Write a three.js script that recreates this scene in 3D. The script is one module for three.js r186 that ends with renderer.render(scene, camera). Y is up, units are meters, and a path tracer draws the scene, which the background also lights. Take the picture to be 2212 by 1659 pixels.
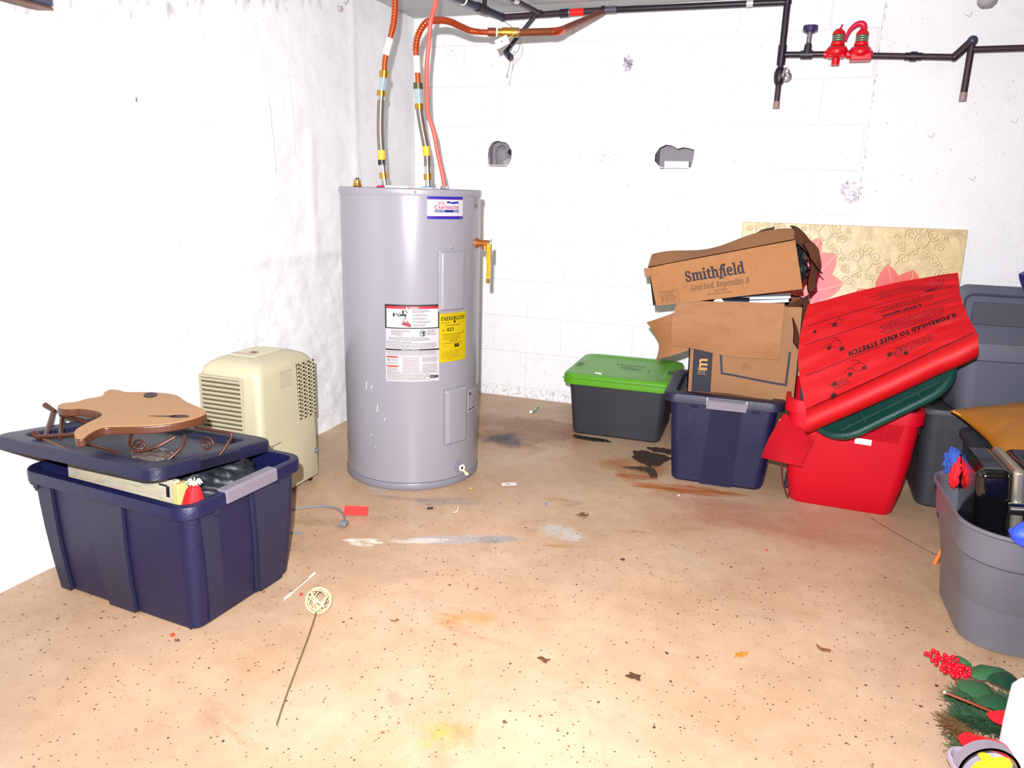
import * as THREE from 'three';
import { RoundedBoxGeometry } from 'three/addons/geometries/RoundedBoxGeometry.js';
import { mergeGeometries, mergeVertices, toCreasedNormals } from 'three/addons/utils/BufferGeometryUtils.js';
import { ImprovedNoise } from 'three/addons/math/ImprovedNoise.js';

// ------------------------------------------------------------------ camera, light, exposure
const scene = new THREE.Scene();
scene.background = new THREE.Color(0x000000);
const camera = new THREE.PerspectiveCamera(54.87, 2212 / 1659, 0.05, 50);
camera.position.set(2.005, 1.147, 3.897);
camera.rotation.set(-0.25348, 0.34293, 0.02648, 'YXZ');
scene.add(camera);
const renderer = new THREE.WebGLRenderer({ antialias: true });
renderer.toneMapping = THREE.LinearToneMapping;
renderer.toneMappingExposure = 1.0;
renderer.shadowMap.enabled = true;
// the photographer's flash, a hand's breadth above and left of the lens
const flash = new THREE.SpotLight(0xf8f8ff, 54, 0, 1.12, 0.85, 2);
flash.name = 'camera_flash';
flash.position.set(1.965, 1.275, 3.93);
flash.target.position.set(1.05, 0.72, 1.25);
flash.shadow.radius = 0.6;
scene.add(flash, flash.target);
// the basement's ceiling bulb, behind the photographer
const ceilingBulb = new THREE.PointLight(0xffe6c4, 1.6);
ceilingBulb.name = 'ceiling_bulb_light';
ceilingBulb.position.set(2.6, 1.86, 4.6);
ceilingBulb.shadow.radius = 2;
scene.add(ceilingBulb);

// ------------------------------------------------------------------ helpers
let seed = 20241;
const rnd = () => { seed = (seed * 1664525 + 1013904223) >>> 0; return seed / 4294967296; };
const rr = (a, b) => a + (b - a) * rnd();
const perlin = new ImprovedNoise();
const noise = (x, y, z = 0) => perlin.noise(x, y, z);
const fbm = (x, y, z = 0, n = 4) => { let s = 0, a = 0.5; for (let i = 0; i < n; i++) { s += a * noise(x, y, z + i * 7.3); x *= 2.03; y *= 2.03; a *= 0.5; } return s; };
const V = (x, y, z) => new THREE.Vector3(x, y, z);
const lerp = (a, b, t) => a + (b - a) * t;
const sstep = (a, b, x) => { const t = Math.min(1, Math.max(0, (x - a) / (b - a))); return t * t * (3 - 2 * t); };
const mat = (color, roughness = 0.6, extra = {}) => new THREE.MeshPhysicalMaterial({ color, roughness, ...extra });
const used = new Map(), worldly = new Set();
function numbered(name) { const n = used.get(name) ?? 0; used.set(name, n + 1); return n ? name + '_' + String(n).padStart(3, '0') : name; }
function tag(o, label, category, group) { o.userData.label = label; o.userData.category = category; if (group) o.userData.group = group; return o; }
// a Group at the thing's base; world = true means that its parts are given in room coordinates
function thing(name, label, category, pos = [0, 0, 0], turn = 0, world = false, group) {
  const g = new THREE.Group(); g.name = numbered(name); g.position.set(...pos); g.rotation.y = turn; scene.add(g);
  if (world) worldly.add(g);
  return tag(g, label, category, group);
}
const tidy = (g) => { let h = g.index ? g.toNonIndexed() : g; for (const k of Object.keys(h.attributes)) if (!['position', 'normal', 'uv'].includes(k)) h.deleteAttribute(k); if (!h.attributes.uv) h.setAttribute('uv', new THREE.BufferAttribute(new Float32Array(h.attributes.position.count * 2), 2)); if (!h.attributes.normal) h.computeVertexNormals(); return h; };
const join = (list) => (list.length === 1 ? list[0] : mergeGeometries(list.map(tidy)));
function part(name, geo, m, parent = scene, label) {
  const g = Array.isArray(geo) ? join(geo) : geo;
  let p = parent; while (p && !worldly.has(p)) p = p.parent;
  if (p && worldly.has(p)) g.translate(-p.position.x, -p.position.y, -p.position.z);
  const o = new THREE.Mesh(g, m); o.name = parent === scene ? numbered(name) : name; parent.add(o);
  if (label) o.userData.label = label;
  return o;
}
const single = (name, geo, m, label, category, group) => tag(part(name, geo, m), label, category, group);
function struct(name, geo, m) { const o = part(name, geo, m); o.userData.kind = 'structure'; return o; }
const rbox = (w, h, d, r = 0.004, x = 0, y = 0, z = 0, seg = 2) => new RoundedBoxGeometry(w, h, d, seg, Math.min(r, w / 2.01, h / 2.01, d / 2.01)).translate(x, y, z);
const box = (x0, x1, y0, y1, z0, z1) => new THREE.BoxGeometry(x1 - x0, y1 - y0, z1 - z0).translate((x0 + x1) / 2, (y0 + y1) / 2, (z0 + z1) / 2);
const along = (geo, a, b) => { const d = b.clone().sub(a); return geo.applyQuaternion(new THREE.Quaternion().setFromUnitVectors(V(0, 1, 0), d.clone().normalize())).translate((a.x + b.x) / 2, (a.y + b.y) / 2, (a.z + b.z) / 2); };
const rod = (a, b, r, r2 = r, seg = 20) => along(new THREE.CylinderGeometry(r2, r, a.distanceTo(b), seg), a, b);
const hexnut = (a, b, r) => along(new THREE.CylinderGeometry(r, r, a.distanceTo(b), 6), a, b).toNonIndexed();
const lathe = (pts, seg = 32) => new THREE.LatheGeometry(pts.map((q) => new THREE.Vector2(...q)), seg);
const P3 = (a) => a.map((q) => V(...q));
const curve = (pts) => new THREE.CatmullRomCurve3(P3(pts), false, 'centripetal');
// tube with a radius that may vary along its length, with closed ends
function tube(pts, r, n = 48, seg = 12, caps = true) {
  const c = pts instanceof THREE.Curve ? pts : curve(pts), fr = c.computeFrenetFrames(n, false), pos = [], idx = [], uv = [], L = c.getLength();
  const rf = typeof r === 'function' ? r : () => r;
  for (let i = 0; i <= n; i++) {
    const q = c.getPointAt(i / n), R = rf(i / n);
    for (let j = 0; j <= seg; j++) {
      const a = (j / seg) * Math.PI * 2, s = Math.sin(a), k = Math.cos(a), N = fr.normals[i], B = fr.binormals[i];
      pos.push(q.x + R * (k * N.x + s * B.x), q.y + R * (k * N.y + s * B.y), q.z + R * (k * N.z + s * B.z)); uv.push(i / n * L, j / seg * 0.1);
    }
  }
  for (let i = 0; i < n; i++) for (let j = 0; j < seg; j++) { const a = i * (seg + 1) + j, b = a + seg + 1; idx.push(a, a + 1, b, b, a + 1, b + 1); }
  if (caps) for (const i of [0, n]) { const q = c.getPointAt(i / n), k = pos.length / 3; pos.push(q.x, q.y, q.z); uv.push(0, 0); for (let j = 0; j < seg; j++) { const a = i * (seg + 1) + j; if (i) idx.push(k, a, a + 1); else idx.push(k, a + 1, a); } }
  const g = new THREE.BufferGeometry(); g.setAttribute('position', new THREE.Float32BufferAttribute(pos, 3)); g.setAttribute('uv', new THREE.Float32BufferAttribute(uv, 2)); g.setIndex(idx); g.computeVertexNormals();
  return g;
}
// a sheet with thickness over f(u, v) -> [x, y, z]; uv = (u, 1 - v)
function sheet(f, nu, nv, th = 0.003, flip = false) {
  const top = [], N = [], e = 1e-3;
  for (let j = 0; j <= nv; j++) for (let i = 0; i <= nu; i++) {
    const u = i / nu, v = j / nv, q = V(...f(u, v)), a = V(...f(Math.min(1, u + e), v)).sub(V(...f(Math.max(0, u - e), v))), b = V(...f(u, Math.min(1, v + e))).sub(V(...f(u, Math.max(0, v - e))));
    top.push(q); N.push(b.cross(a).normalize().multiplyScalar(flip ? -1 : 1));
  }
  const pos = [], uv = [], nor = [], idx = [], W = nu + 1, at = (i, j) => j * W + i;
  const push = (q, n, u, v) => { pos.push(q.x, q.y, q.z); nor.push(n.x, n.y, n.z); uv.push(u, v); return pos.length / 3 - 1; };
  for (const s of [1, -1]) {
    const o = pos.length / 3;
    for (let j = 0; j <= nv; j++) for (let i = 0; i <= nu; i++) { const k = at(i, j); push(top[k].clone().addScaledVector(N[k], s * th / 2), N[k].clone().multiplyScalar(s), i / nu, 1 - j / nv); }
    for (let j = 0; j < nv; j++) for (let i = 0; i < nu; i++) { const a = o + at(i, j), b = o + at(i + 1, j), c = o + at(i, j + 1), d = o + at(i + 1, j + 1); if ((s > 0) !== flip) idx.push(a, c, b, b, c, d); else idx.push(a, b, c, b, d, c); }
  }
  const M = W * (nv + 1), ring = [];
  for (let i = 0; i < nu; i++) ring.push(at(i, 0)); for (let j = 0; j < nv; j++) ring.push(at(nu, j)); for (let i = nu; i > 0; i--) ring.push(at(i, nv)); for (let j = nv; j > 0; j--) ring.push(at(0, j));
  for (let k = 0; k < ring.length; k++) {
    const a = ring[k], b = ring[(k + 1) % ring.length], A = top[a].clone().addScaledVector(N[a], th / 2), B = top[b].clone().addScaledVector(N[b], th / 2), A2 = top[a].clone().addScaledVector(N[a], -th / 2), B2 = top[b].clone().addScaledVector(N[b], -th / 2);
    const n = B.clone().sub(A).cross(N[a]).normalize(); if (flip) n.negate();
    const UA = [(a % W) / nu, 1 - Math.floor(a / W) / nv];
    const i0 = push(A, n, ...UA), i1 = push(B, n, ...UA), i2 = push(A2, n, ...UA), i3 = push(B2, n, ...UA);
    idx.push(i0, i1, i2, i1, i3, i2);
  }
  const g = new THREE.BufferGeometry(); g.setAttribute('position', new THREE.Float32BufferAttribute(pos, 3)); g.setAttribute('normal', new THREE.Float32BufferAttribute(nor, 3)); g.setAttribute('uv', new THREE.Float32BufferAttribute(uv, 2)); g.setIndex(idx);
  return g;
}
// bilinear patch with four corners (top-left, top-right, bottom-left, bottom-right), plus an offset function
const patch = (tl, tr, bl, br, off = () => [0, 0, 0]) => (u, v) => { const o = off(u, v); return [0, 1, 2].map((k) => lerp(lerp(tl[k], tr[k], u), lerp(bl[k], br[k], u), v) + o[k]); };
// rounded rectangle ring
function ring(w, d, r, n = 6) {
  const out = []; r = Math.min(r, w / 2 - 1e-4, d / 2 - 1e-4);
  for (const [sx, sz, a0] of [[1, 1, 0], [-1, 1, 1], [-1, -1, 2], [1, -1, 3]]) for (let i = 0; i <= n; i++) { const a = (a0 + i / n) * Math.PI / 2; out.push([sx * (w / 2 - r) + r * Math.cos(a), sz * (d / 2 - r) + r * Math.sin(a)]); }
  return out;
}
// skin over rings [y, w, d, r, ox, oz]; both ends are closed
function loft(rows, crease = 0.5, n = 6) {
  const pos = [], idx = [], uv = []; let k = 0;
  for (const [y, w, d, r, ox = 0, oz = 0] of rows) { const p = ring(w, d, r, n); k = p.length; for (let i = 0; i < k; i++) { pos.push(p[i][0] + ox, y, p[i][1] + oz); uv.push(p[i][0] + p[i][1] * 0.7, y + p[i][1] * 0.7); } }
  for (let j = 0; j + 1 < rows.length; j++) for (let i = 0; i < k; i++) { const a = j * k + i, b = j * k + (i + 1) % k, c = a + k, e = b + k; idx.push(a, c, b, b, c, e); }
  for (const j of [0, rows.length - 1]) { const [y, , , , ox = 0, oz = 0] = rows[j], c = pos.length / 3; pos.push(ox, y, oz); uv.push(ox, oz); for (let i = 0; i < k; i++) { const a = j * k + i, b = j * k + (i + 1) % k; if (j) idx.push(c, b, a); else idx.push(c, a, b); } }
  const g = new THREE.BufferGeometry(); g.setAttribute('position', new THREE.Float32BufferAttribute(pos, 3)); g.setAttribute('uv', new THREE.Float32BufferAttribute(uv, 2)); g.setIndex(idx);
  return toCreasedNormals(g, crease);
}
// eight-cornered solid: bottom four then top four corners, each ring anticlockwise seen from outside of +y
function hexa(c) {
  const f = [[0, 1, 2, 3], [7, 6, 5, 4], [0, 4, 5, 1], [1, 5, 6, 2], [2, 6, 7, 3], [3, 7, 4, 0]], pos = [], uv = [];
  for (const [a, b, d, e] of f) { for (const i of [a, b, d, a, d, e]) pos.push(...c[i]); uv.push(0, 0, 1, 0, 1, 1, 0, 0, 1, 1, 0, 1); }
  const g = new THREE.BufferGeometry(); g.setAttribute('position', new THREE.Float32BufferAttribute(pos, 3)); g.setAttribute('uv', new THREE.Float32BufferAttribute(uv, 2)); g.computeVertexNormals();
  return g;
}
const extr = (pts, depth, bevel = 0.001, seg = 1) => new THREE.ExtrudeGeometry(pts instanceof THREE.Shape ? pts : new THREE.Shape(pts.map((q) => new THREE.Vector2(...q))), { depth, bevelEnabled: bevel > 0, bevelThickness: bevel, bevelSize: bevel, bevelOffset: -bevel, bevelSegments: seg, curveSegments: 8 });
function canvas(w, h, draw, srgb = true) {
  const c = document.createElement('canvas'); c.width = w; c.height = h; const x = c.getContext('2d'); draw(x, w, h);
  const t = new THREE.CanvasTexture(c); t.colorSpace = srgb ? THREE.SRGBColorSpace : THREE.NoColorSpace; t.wrapS = t.wrapT = THREE.RepeatWrapping; t.anisotropy = 8;
  return t;
}
// grey noise as a bump or roughness map
function noiseTex(size, f, srgb = false) {
  const d = new Uint8Array(size * size * 4);
  for (let y = 0; y < size; y++) for (let x = 0; x < size; x++) { const v = f(x / size, y / size), c = Array.isArray(v) ? v : [v, v, v]; for (let k = 0; k < 3; k++) d[(y * size + x) * 4 + k] = Math.max(0, Math.min(255, c[k] * 255)); d[(y * size + x) * 4 + 3] = 255; }
  const t = new THREE.DataTexture(d, size, size); t.magFilter = THREE.LinearFilter; t.minFilter = THREE.LinearMipmapLinearFilter; t.wrapS = t.wrapT = THREE.RepeatWrapping; t.generateMipmaps = true; if (srgb) t.colorSpace = THREE.SRGBColorSpace; t.needsUpdate = true;
  return t;
}
// fine squiggles standing for unreadable small print
function smallPrint(x, x0, y0, w, lines, step, color = '#555', ragged = 0.25) {
  x.fillStyle = color;
  for (let i = 0; i < lines; i++) { let q = x0; const end = x0 + w * (1 - ragged * rnd()); while (q < end) { const l = rr(step * 0.5, step * 2.4); x.fillRect(q, y0 + i * step, Math.min(l, end - q), step * 0.42); q += l + step * 0.35; } }
}

// ------------------------------------------------------------------ shared materials
const grain = noiseTex(256, () => 0.5 + (rnd() - 0.5) * 0.9);
const fineBump = grain.clone(); fineBump.repeat.set(6, 6); fineBump.needsUpdate = true;
const plastic = (c, r = 0.42, b = 0.0006) => mat(c, r, { bumpMap: fineBump, bumpScale: b });
const M = {
  heater: mat(0x8a878e, 0.25, { bumpMap: fineBump, bumpScale: 0.00012 }), heaterEdge: mat(0x7b7a84, 0.35),
  steel: mat(0xc8c8c8, 0.28, { metalness: 1 }), chrome: mat(0xe8e8ec, 0.12, { metalness: 1 }), brass: mat(0xc89a3c, 0.3, { metalness: 0.9 }), bronze: mat(0xb26a32, 0.4, { metalness: 0.7 }),
  copper: mat(0xc9562c, 0.3, { metalness: 0.75 }), oldCopper: mat(0x8a4a30, 0.45, { metalness: 0.6 }), braid: mat(0x8a8078, 0.35, { metalness: 0.8 }), clear: mat(0x9fb2ba, 0.15, { metalness: 0.3 }),
  black: mat(0x140f18, 0.4), iron: mat(0x1f1722, 0.42), rust: mat(0x34202a, 0.5), white: mat(0xf2f0ea, 0.5), dark: mat(0x0a0a0c, 0.6),
  navy: plastic(0x101338, 0.4), navyLid: plastic(0x141632, 0.45), grip: plastic(0x736c76, 0.4), greyDark: plastic(0x2c2d33, 0.45), greyMid: plastic(0x555763, 0.4), greyLight: plastic(0x62626a, 0.3), green: plastic(0x52980a, 0.38), red: mat(0xb8031a, 0.5, { bumpMap: fineBump, bumpScale: 0.0006, specularIntensity: 0.5 }), greenLid: plastic(0x0b3d35, 0.35),
  cream: plastic(0xb6af90, 0.45, 0.0003), creamDark: plastic(0x574b32, 0.6), regRed: mat(0xd4061a, 0.35), regDull: mat(0x9aa58a, 0.35, { metalness: 0.6 }), tagRed: mat(0xff1408, 0.6), conduit: mat(0xf2584a, 0.45), grey: mat(0x70727a, 0.5),
};

// ------------------------------------------------------------------ floor
const FS = 3.4; // metres covered by one floor texture
const floorTex = canvas(2048, 2048, (x, S) => {
  const k = S / FS; x.fillStyle = 'rgb(180,149,119)'; x.fillRect(0, 0, S, S);
  const img = x.getImageData(0, 0, S, S), d = img.data;
  for (let j = 0; j < S; j++) for (let i = 0; i < S; i++) {
    const n = fbm(i / 260, j / 260, 1, 5) * 26 + fbm(i / 40, j / 40, 4, 3) * 12 + (rnd() - 0.5) * 14, o = (j * S + i) * 4, w = fbm(i / 180, j / 180, 9, 3) * 10;
    d[o] += n; d[o + 1] += n + w * 0.6; d[o + 2] += n + w;
  }
  x.putImageData(img, 0, 0);
  const blob = (cx, cz, rx, rz, col, n = 40, rough = 0.4, rot = 0) => { x.fillStyle = col; x.beginPath(); const ph = rnd() * 50; for (let i = 0; i <= n; i++) { const a = i / n * Math.PI * 2, q = 1 + rough * noise(Math.cos(a) * 2.1 + ph, Math.sin(a) * 2.1, ph) + rough * 0.5 * noise(Math.cos(a) * 7 + ph, Math.sin(a) * 7, 3); const ex = Math.cos(a) * rx * q, ez = Math.sin(a) * rz * q; x.lineTo((cx + ex * Math.cos(rot) - ez * Math.sin(rot)) * k, (cz + ex * Math.sin(rot) + ez * Math.cos(rot)) * k); } x.fill(); };
  const soft = (cx, cz, rx, rz, rgb, a, n = 26, rot = 0) => { for (let i = 0; i < n; i++) { const t = rnd() * 6.283, q = Math.sqrt(rnd()) * 0.8; const ex = Math.cos(t) * q * rx, ez = Math.sin(t) * q * rz; blob(cx + ex * Math.cos(rot) - ez * Math.sin(rot), cz + ex * Math.sin(rot) + ez * Math.cos(rot), rx * rr(0.12, 0.42), rz * rr(0.12, 0.42), `rgba(${rgb},${a})`, 18, 0.6, rot); } };
  // damp brown patches and the dark mark between heater and back wall
  soft(0.86, 0.62, 0.34, 0.3, '109,64,29', 0.07, 40); blob(0.94, 0.5, 0.2, 0.15, 'rgba(116,73,37,0.35)', 60, 0.5); blob(0.86, 0.72, 0.16, 0.12, 'rgba(109,67,33,0.35)', 60, 0.4);
  soft(0.86, 0.72, 0.1, 0.1, '29,32,52', 0.16, 40); soft(0.8, 0.74, 0.07, 0.07, '21,23,45', 0.25, 24);
  for (let i = 0; i < 5; i++) soft(1.02 + 0.03 * i, 0.42 + 0.04 * i, 0.13, 0.07, '124,65,29', 0.08, 14, 0.3);
  // rust and damp ring by the navy tote
  soft(1.5, 0.86, 0.16, 0.16, '143,67,21', 0.1, 40); soft(1.75, 1.02, 0.24, 0.05, '156,64,11', 0.16, 50, -0.12); soft(1.52, 0.96, 0.1, 0.05, '150,58,14', 0.15, 24);
  soft(2.2, 1.18, 0.45, 0.2, '143,87,65', 0.05, 40); soft(1.85, 1.2, 0.3, 0.2, '146,94,73', 0.05, 30);
  // scraped grey patches and white paint smears
  soft(1.06, 1.79, 0.2, 0.035, '168,162,158', 0.22, 70, -0.42); soft(0.96, 1.845, 0.11, 0.02, '214,206,196', 0.3, 34, -0.42); soft(1.19, 1.735, 0.08, 0.03, '142,138,138', 0.24, 34, -0.42);
  soft(0.79, 1.925, 0.07, 0.03, '222,212,200', 0.4, 30, -0.3); soft(1.385, 1.6, 0.09, 0.055, '180,174,168', 0.24, 50, 0.2); soft(1.35, 1.58, 0.04, 0.015, '175,172,167', 0.3, 16, -0.4);
  soft(0.9, 1.51, 0.16, 0.05, '138,134,128', 0.14, 40, -0.4); soft(0.62, 1.52, 0.1, 0.04, '166,156,146', 0.25, 24, 0.5); soft(0.76, 1.545, 0.2, 0.02, '109,96,87', 0.12, 24, -0.25);
  // ochre stains
  soft(1.3, 2.22, 0.09, 0.05, '172,122,66', 0.1, 40, -0.5); blob(1.25, 2.25, 0.04, 0.035, 'rgba(176,122,60,0.2)', 40, 0.6); soft(1.42, 2.66, 0.05, 0.05, '169,138,43', 0.1, 26); soft(1.46, 2.64, 0.04, 0.05, '156,109,58', 0.1, 24);
  soft(1.43, 1.69, 0.09, 0.02, '150,106,48', 0.16, 30, -0.3); soft(1.6, 1.5, 0.07, 0.02, '138,102,58', 0.12, 22, -0.3); soft(1.33, 1.34, 0.1, 0.04, '124,87,51', 0.08, 24); soft(0.55, 1.85, 0.1, 0.05, '102,73,43', 0.08, 24, -0.4); soft(0.6, 2.05, 0.08, 0.04, '109,87,73', 0.07, 24);
  for (let i = 0; i < 26; i++) soft(rr(0.4, 3), rr(0.9, 3.2), rr(0.03, 0.16), rr(0.02, 0.08), '135,93,59', 0.05, 14, rr(-1, 1));
  for (let i = 0; i < 30; i++) soft(rr(0.2, 3), rr(1.2, 3.3), rr(0.03, 0.12), rr(0.01, 0.05), '175,156,132', 0.06, 12, rr(-1, 1));
  // dark paint chips broadcast in the coating
  for (let i = 0; i < 11000; i++) { const cx = rnd() * FS, cz = rnd() * FS, s = rr(0.0009, 0.0028) * (rnd() < 0.06 ? 1.7 : 1), dens = sstep(1.0, 1.9, cz) * 0.85 + 0.15; if (rnd() > dens) continue; const c = rnd(); blob(cx, cz, s, s * rr(0.5, 1), c < 0.6 ? 'rgba(37,24,21,0.85)' : c < 0.8 ? 'rgba(75,45,29,0.8)' : 'rgba(109,43,32,0.6)', 8, 0.6, rr(0, 3)); }
  for (let i = 0; i < 500; i++) { const s = rr(0.001, 0.003); blob(rnd() * FS, rnd() * FS, s, s * 0.7, 'rgba(182,175,163,0.8)', 7, 0.6); }
  x.strokeStyle = 'rgba(51,35,29,0.8)'; x.lineWidth = 2; x.beginPath(); for (let i = 0; i <= 20; i++) x.lineTo((2.42 + i * 0.011 + 0.004 * noise(i, 2)) * k, (1.02 + i * 0.018 - 0.0002 * i * i) * k); x.stroke();
});
floorTex.flipY = false; // v grows with z
const floorBump = noiseTex(512, (u, v) => 0.5 + 0.35 * fbm(u * 24, v * 24, 3, 4) + (rnd() - 0.5) * 0.12);
floorBump.repeat.set(2, 2);
const floorGeo = new THREE.PlaneGeometry(6.6, 8.6, 1, 1).rotateX(-Math.PI / 2).translate(3.1, 0, 3.9);
{ const p = floorGeo.attributes.position, uv = floorGeo.attributes.uv; for (let i = 0; i < p.count; i++) uv.setXY(i, p.getX(i) / FS, p.getZ(i) / FS); }
const floorSlab = box(-0.2, 6.4, -0.15, -0.001, -0.4, 8.2);
struct('floor', [floorGeo, floorSlab], mat(0xffffff, 0.42, { map: floorTex, bumpMap: floorBump, bumpScale: 0.0012, specularIntensity: 0.6 }));

// ------------------------------------------------------------------ walls and ceiling
const H = 2.04;
const plasterBump = noiseTex(512, (u, v) => 0.5 + 0.4 * fbm(u * 10, v * 10, 2, 5) + (rnd() - 0.5) * 0.1);
const leftTex = canvas(2048, 1024, (x, w, h) => { // 4 m x 2 m, u along +z from the corner
  x.fillStyle = 'rgb(236,236,236)'; x.fillRect(0, 0, w, h); const k = w / 4;
  for (let i = 0; i < 2600; i++) { const g = 214 + rnd() * 36; x.fillStyle = `rgba(${g},${g},${g - 3},0.12)`; x.beginPath(); x.ellipse(rnd() * w, rnd() * h, rr(4, 50), rr(4, 60), rnd() * 3, 0, 7); x.fill(); }
  for (let i = 0; i < 420; i++) { x.fillStyle = `rgba(70,68,72,${rr(0.15, 0.6)})`; const s = rr(0.5, 1.8); x.fillRect(rnd() * w, rnd() * h, s, s * rr(1, 2.5)); }
  // grey mould smudges along the top of the wall
  for (let i = 0; i < 60; i++) { const z = rr(0.9, 2.5), y = (H - rr(0.02, 0.12) - (z - 0.9) * 0.24); for (let q = 0; q < 6; q++) { x.fillStyle = `rgba(110,108,112,${rr(0.04, 0.13)})`; x.beginPath(); x.ellipse((z + rr(-0.015, 0.015)) * k, (H - y) * k + rr(-10, 10), rr(2, 7), rr(4, 16), rr(-0.3, 0.3), 0, 7); x.fill(); } }
  const crack = (z0, y0, z1, y1, a) => { x.strokeStyle = `rgba(130,126,128,${a})`; x.lineWidth = 1.1; x.beginPath(); for (let i = 0; i <= 24; i++) { const t = i / 24; x.lineTo((lerp(z0, z1, t) + 0.006 * noise(t * 9, z0)) * k, (H - lerp(y0, y1, t) + 0.004 * noise(t * 13, y0)) * k); } x.stroke(); };
  crack(1.28, 1.52, 1.26, 1.22, 0.7); crack(1.14, 1.66, 1.12, 1.3, 0.35); crack(0.98, 2.0, 0.97, 1.9, 0.5); crack(2.34, 1.0, 2.38, 0.42, 0.5);
  x.fillStyle = 'rgba(60,50,66,0.8)'; x.fillRect(1.95 * k, (H - 1.43) * k, 3, 7);
});
const gridUV = (u0, u1, v0, v1) => (g) => { const uv = g.attributes.uv; for (let i = 0; i < uv.count; i++) uv.setXY(i, lerp(u0, u1, uv.getX(i)), lerp(v0, v1, uv.getY(i))); return g; };
// hand-plastered, lumpy left wall; z runs from the corner towards the camera
const leftFace = sheet((u, v) => {
  const z = lerp(-0.02, 8.1, u), y = lerp(H, -0.02, v);
  const ridge = 0.006 * Math.exp(-(((z - 0.62) / 0.03) ** 2)) * sstep(0.5, 0.9, y) + 0.007 * Math.exp(-(((z - 1.0) / 0.035) ** 2)) * sstep(1.1, 0.7, Math.abs(y - 1.1) * 3) + 0.008 * Math.exp(-(((y - 0.86) / 0.03) ** 2)) * sstep(2.2, 1.3, z);
  const low = sstep(0.9, 0.2, y) * 0.012;
  const x = 0.009 * fbm(z * 2.2, y * 2.2, 5, 3) + (0.005 + 0.004 * sstep(1.1, 0.4, y)) * fbm(z * 11, y * 11, 8, 3) + ridge + low - 0.014;
  return [x, y, z];
}, 400, 130, 0.02, true);
struct('wall_left', [gridUV(0, 8.12 / 4, 0, 1)(leftFace), box(-0.25, -0.03, -0.02, H + 0.1, -0.3, 8.2)], mat(0xffffff, 0.55, { map: leftTex, bumpMap: plasterBump, bumpScale: 0.008 }));

const backTex = canvas(2048, 2048, (x, w) => { // 3.2 m square from the corner, v up
  const k = w / 3.2, Y = (y) => w - y * k; x.fillStyle = 'rgb(238,238,238)'; x.fillRect(0, 0, w, w);
  for (let i = 0; i < 3000; i++) { const g = 222 + rnd() * 33; x.fillStyle = `rgba(${g},${g - 1},${g - 2},0.14)`; x.beginPath(); x.ellipse(rnd() * w, rnd() * w, rr(3, 40), rr(3, 30), rnd() * 3, 0, 7); x.fill(); }
  for (let i = 0; i < 1500; i++) { x.fillStyle = `rgba(70,64,72,${rr(0.15, 0.65)})`; const s = rr(0.6, 1.9); x.fillRect(rnd() * w, rnd() * w, s * rr(0.7, 2), s * rr(0.7, 2)); }
  const cloud = (cx, cy, rx, ry, n, c, a) => { for (let i = 0; i < n; i++) { const t = rnd() * 6.283, q = Math.sqrt(rnd()); x.fillStyle = `rgba(${c},${a * rr(0.4, 1)})`; x.beginPath(); x.ellipse((cx + Math.cos(t) * q * rx) * k, Y(cy + Math.sin(t) * q * ry), rr(1, 7), rr(1, 5), rnd() * 3, 0, 7); x.fill(); } };
  cloud(1.18, 1.78, 0.025, 0.035, 60, '50,44,60', 0.22); for (let i = 0; i < 16; i++) { x.strokeStyle = 'rgba(60,52,66,0.5)'; x.beginPath(); const a = rr(-0.6, 0.6); x.moveTo(1.18 * k, Y(1.78)); x.lineTo((1.18 + 0.04 * Math.sin(a) + rr(-0.03, 0.03)) * k, Y(1.78 + rr(-0.05, 0.05))); x.stroke(); }
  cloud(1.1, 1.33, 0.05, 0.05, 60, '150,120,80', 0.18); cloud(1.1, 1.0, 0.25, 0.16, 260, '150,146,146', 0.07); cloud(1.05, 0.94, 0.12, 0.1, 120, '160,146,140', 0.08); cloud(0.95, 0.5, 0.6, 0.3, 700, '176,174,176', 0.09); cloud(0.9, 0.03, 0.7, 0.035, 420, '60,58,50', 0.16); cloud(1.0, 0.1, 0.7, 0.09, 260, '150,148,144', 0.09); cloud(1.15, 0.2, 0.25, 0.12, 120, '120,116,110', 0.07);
  cloud(2.27, 1.19, 0.05, 0.05, 60, '120,90,110', 0.3); for (let i = 0; i < 70; i++) { x.fillStyle = `rgba(120,108,128,${rr(0.1, 0.5)})`; x.fillRect((2.305 + rr(-0.004, 0.004)) * k, Y(rr(1.0, 2.0)), rr(1, 3), rr(2, 14)); }
  for (const [a, b] of [[2.86, 1.5], [2.74, 1.26], [2.62, 1.93], [2.55, 1.44]]) { x.strokeStyle = 'rgba(90,80,96,0.6)'; x.lineWidth = 1.2; x.beginPath(); x.moveTo(a * k, Y(b)); x.lineTo((a + 0.02) * k, Y(b - 0.012)); x.lineTo((a + 0.026) * k, Y(b + 0.01)); x.stroke(); }
});
const blockMat = mat(0xffffff, 0.6, { map: backTex, bumpMap: fineBump, bumpScale: 0.0015 });
const mortarMat = mat(0xe0dedc, 0.8);
const concreteMat = mat(0xa8a3a6, 0.9, { bumpMap: plasterBump, bumpScale: 0.012 });
const worldUV = (g, s = 3.2) => { const p = g.attributes.position, uv = g.attributes.uv; for (let i = 0; i < p.count; i++) uv.setXY(i, p.getX(i) / s, p.getY(i) / s); return g; };
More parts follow.
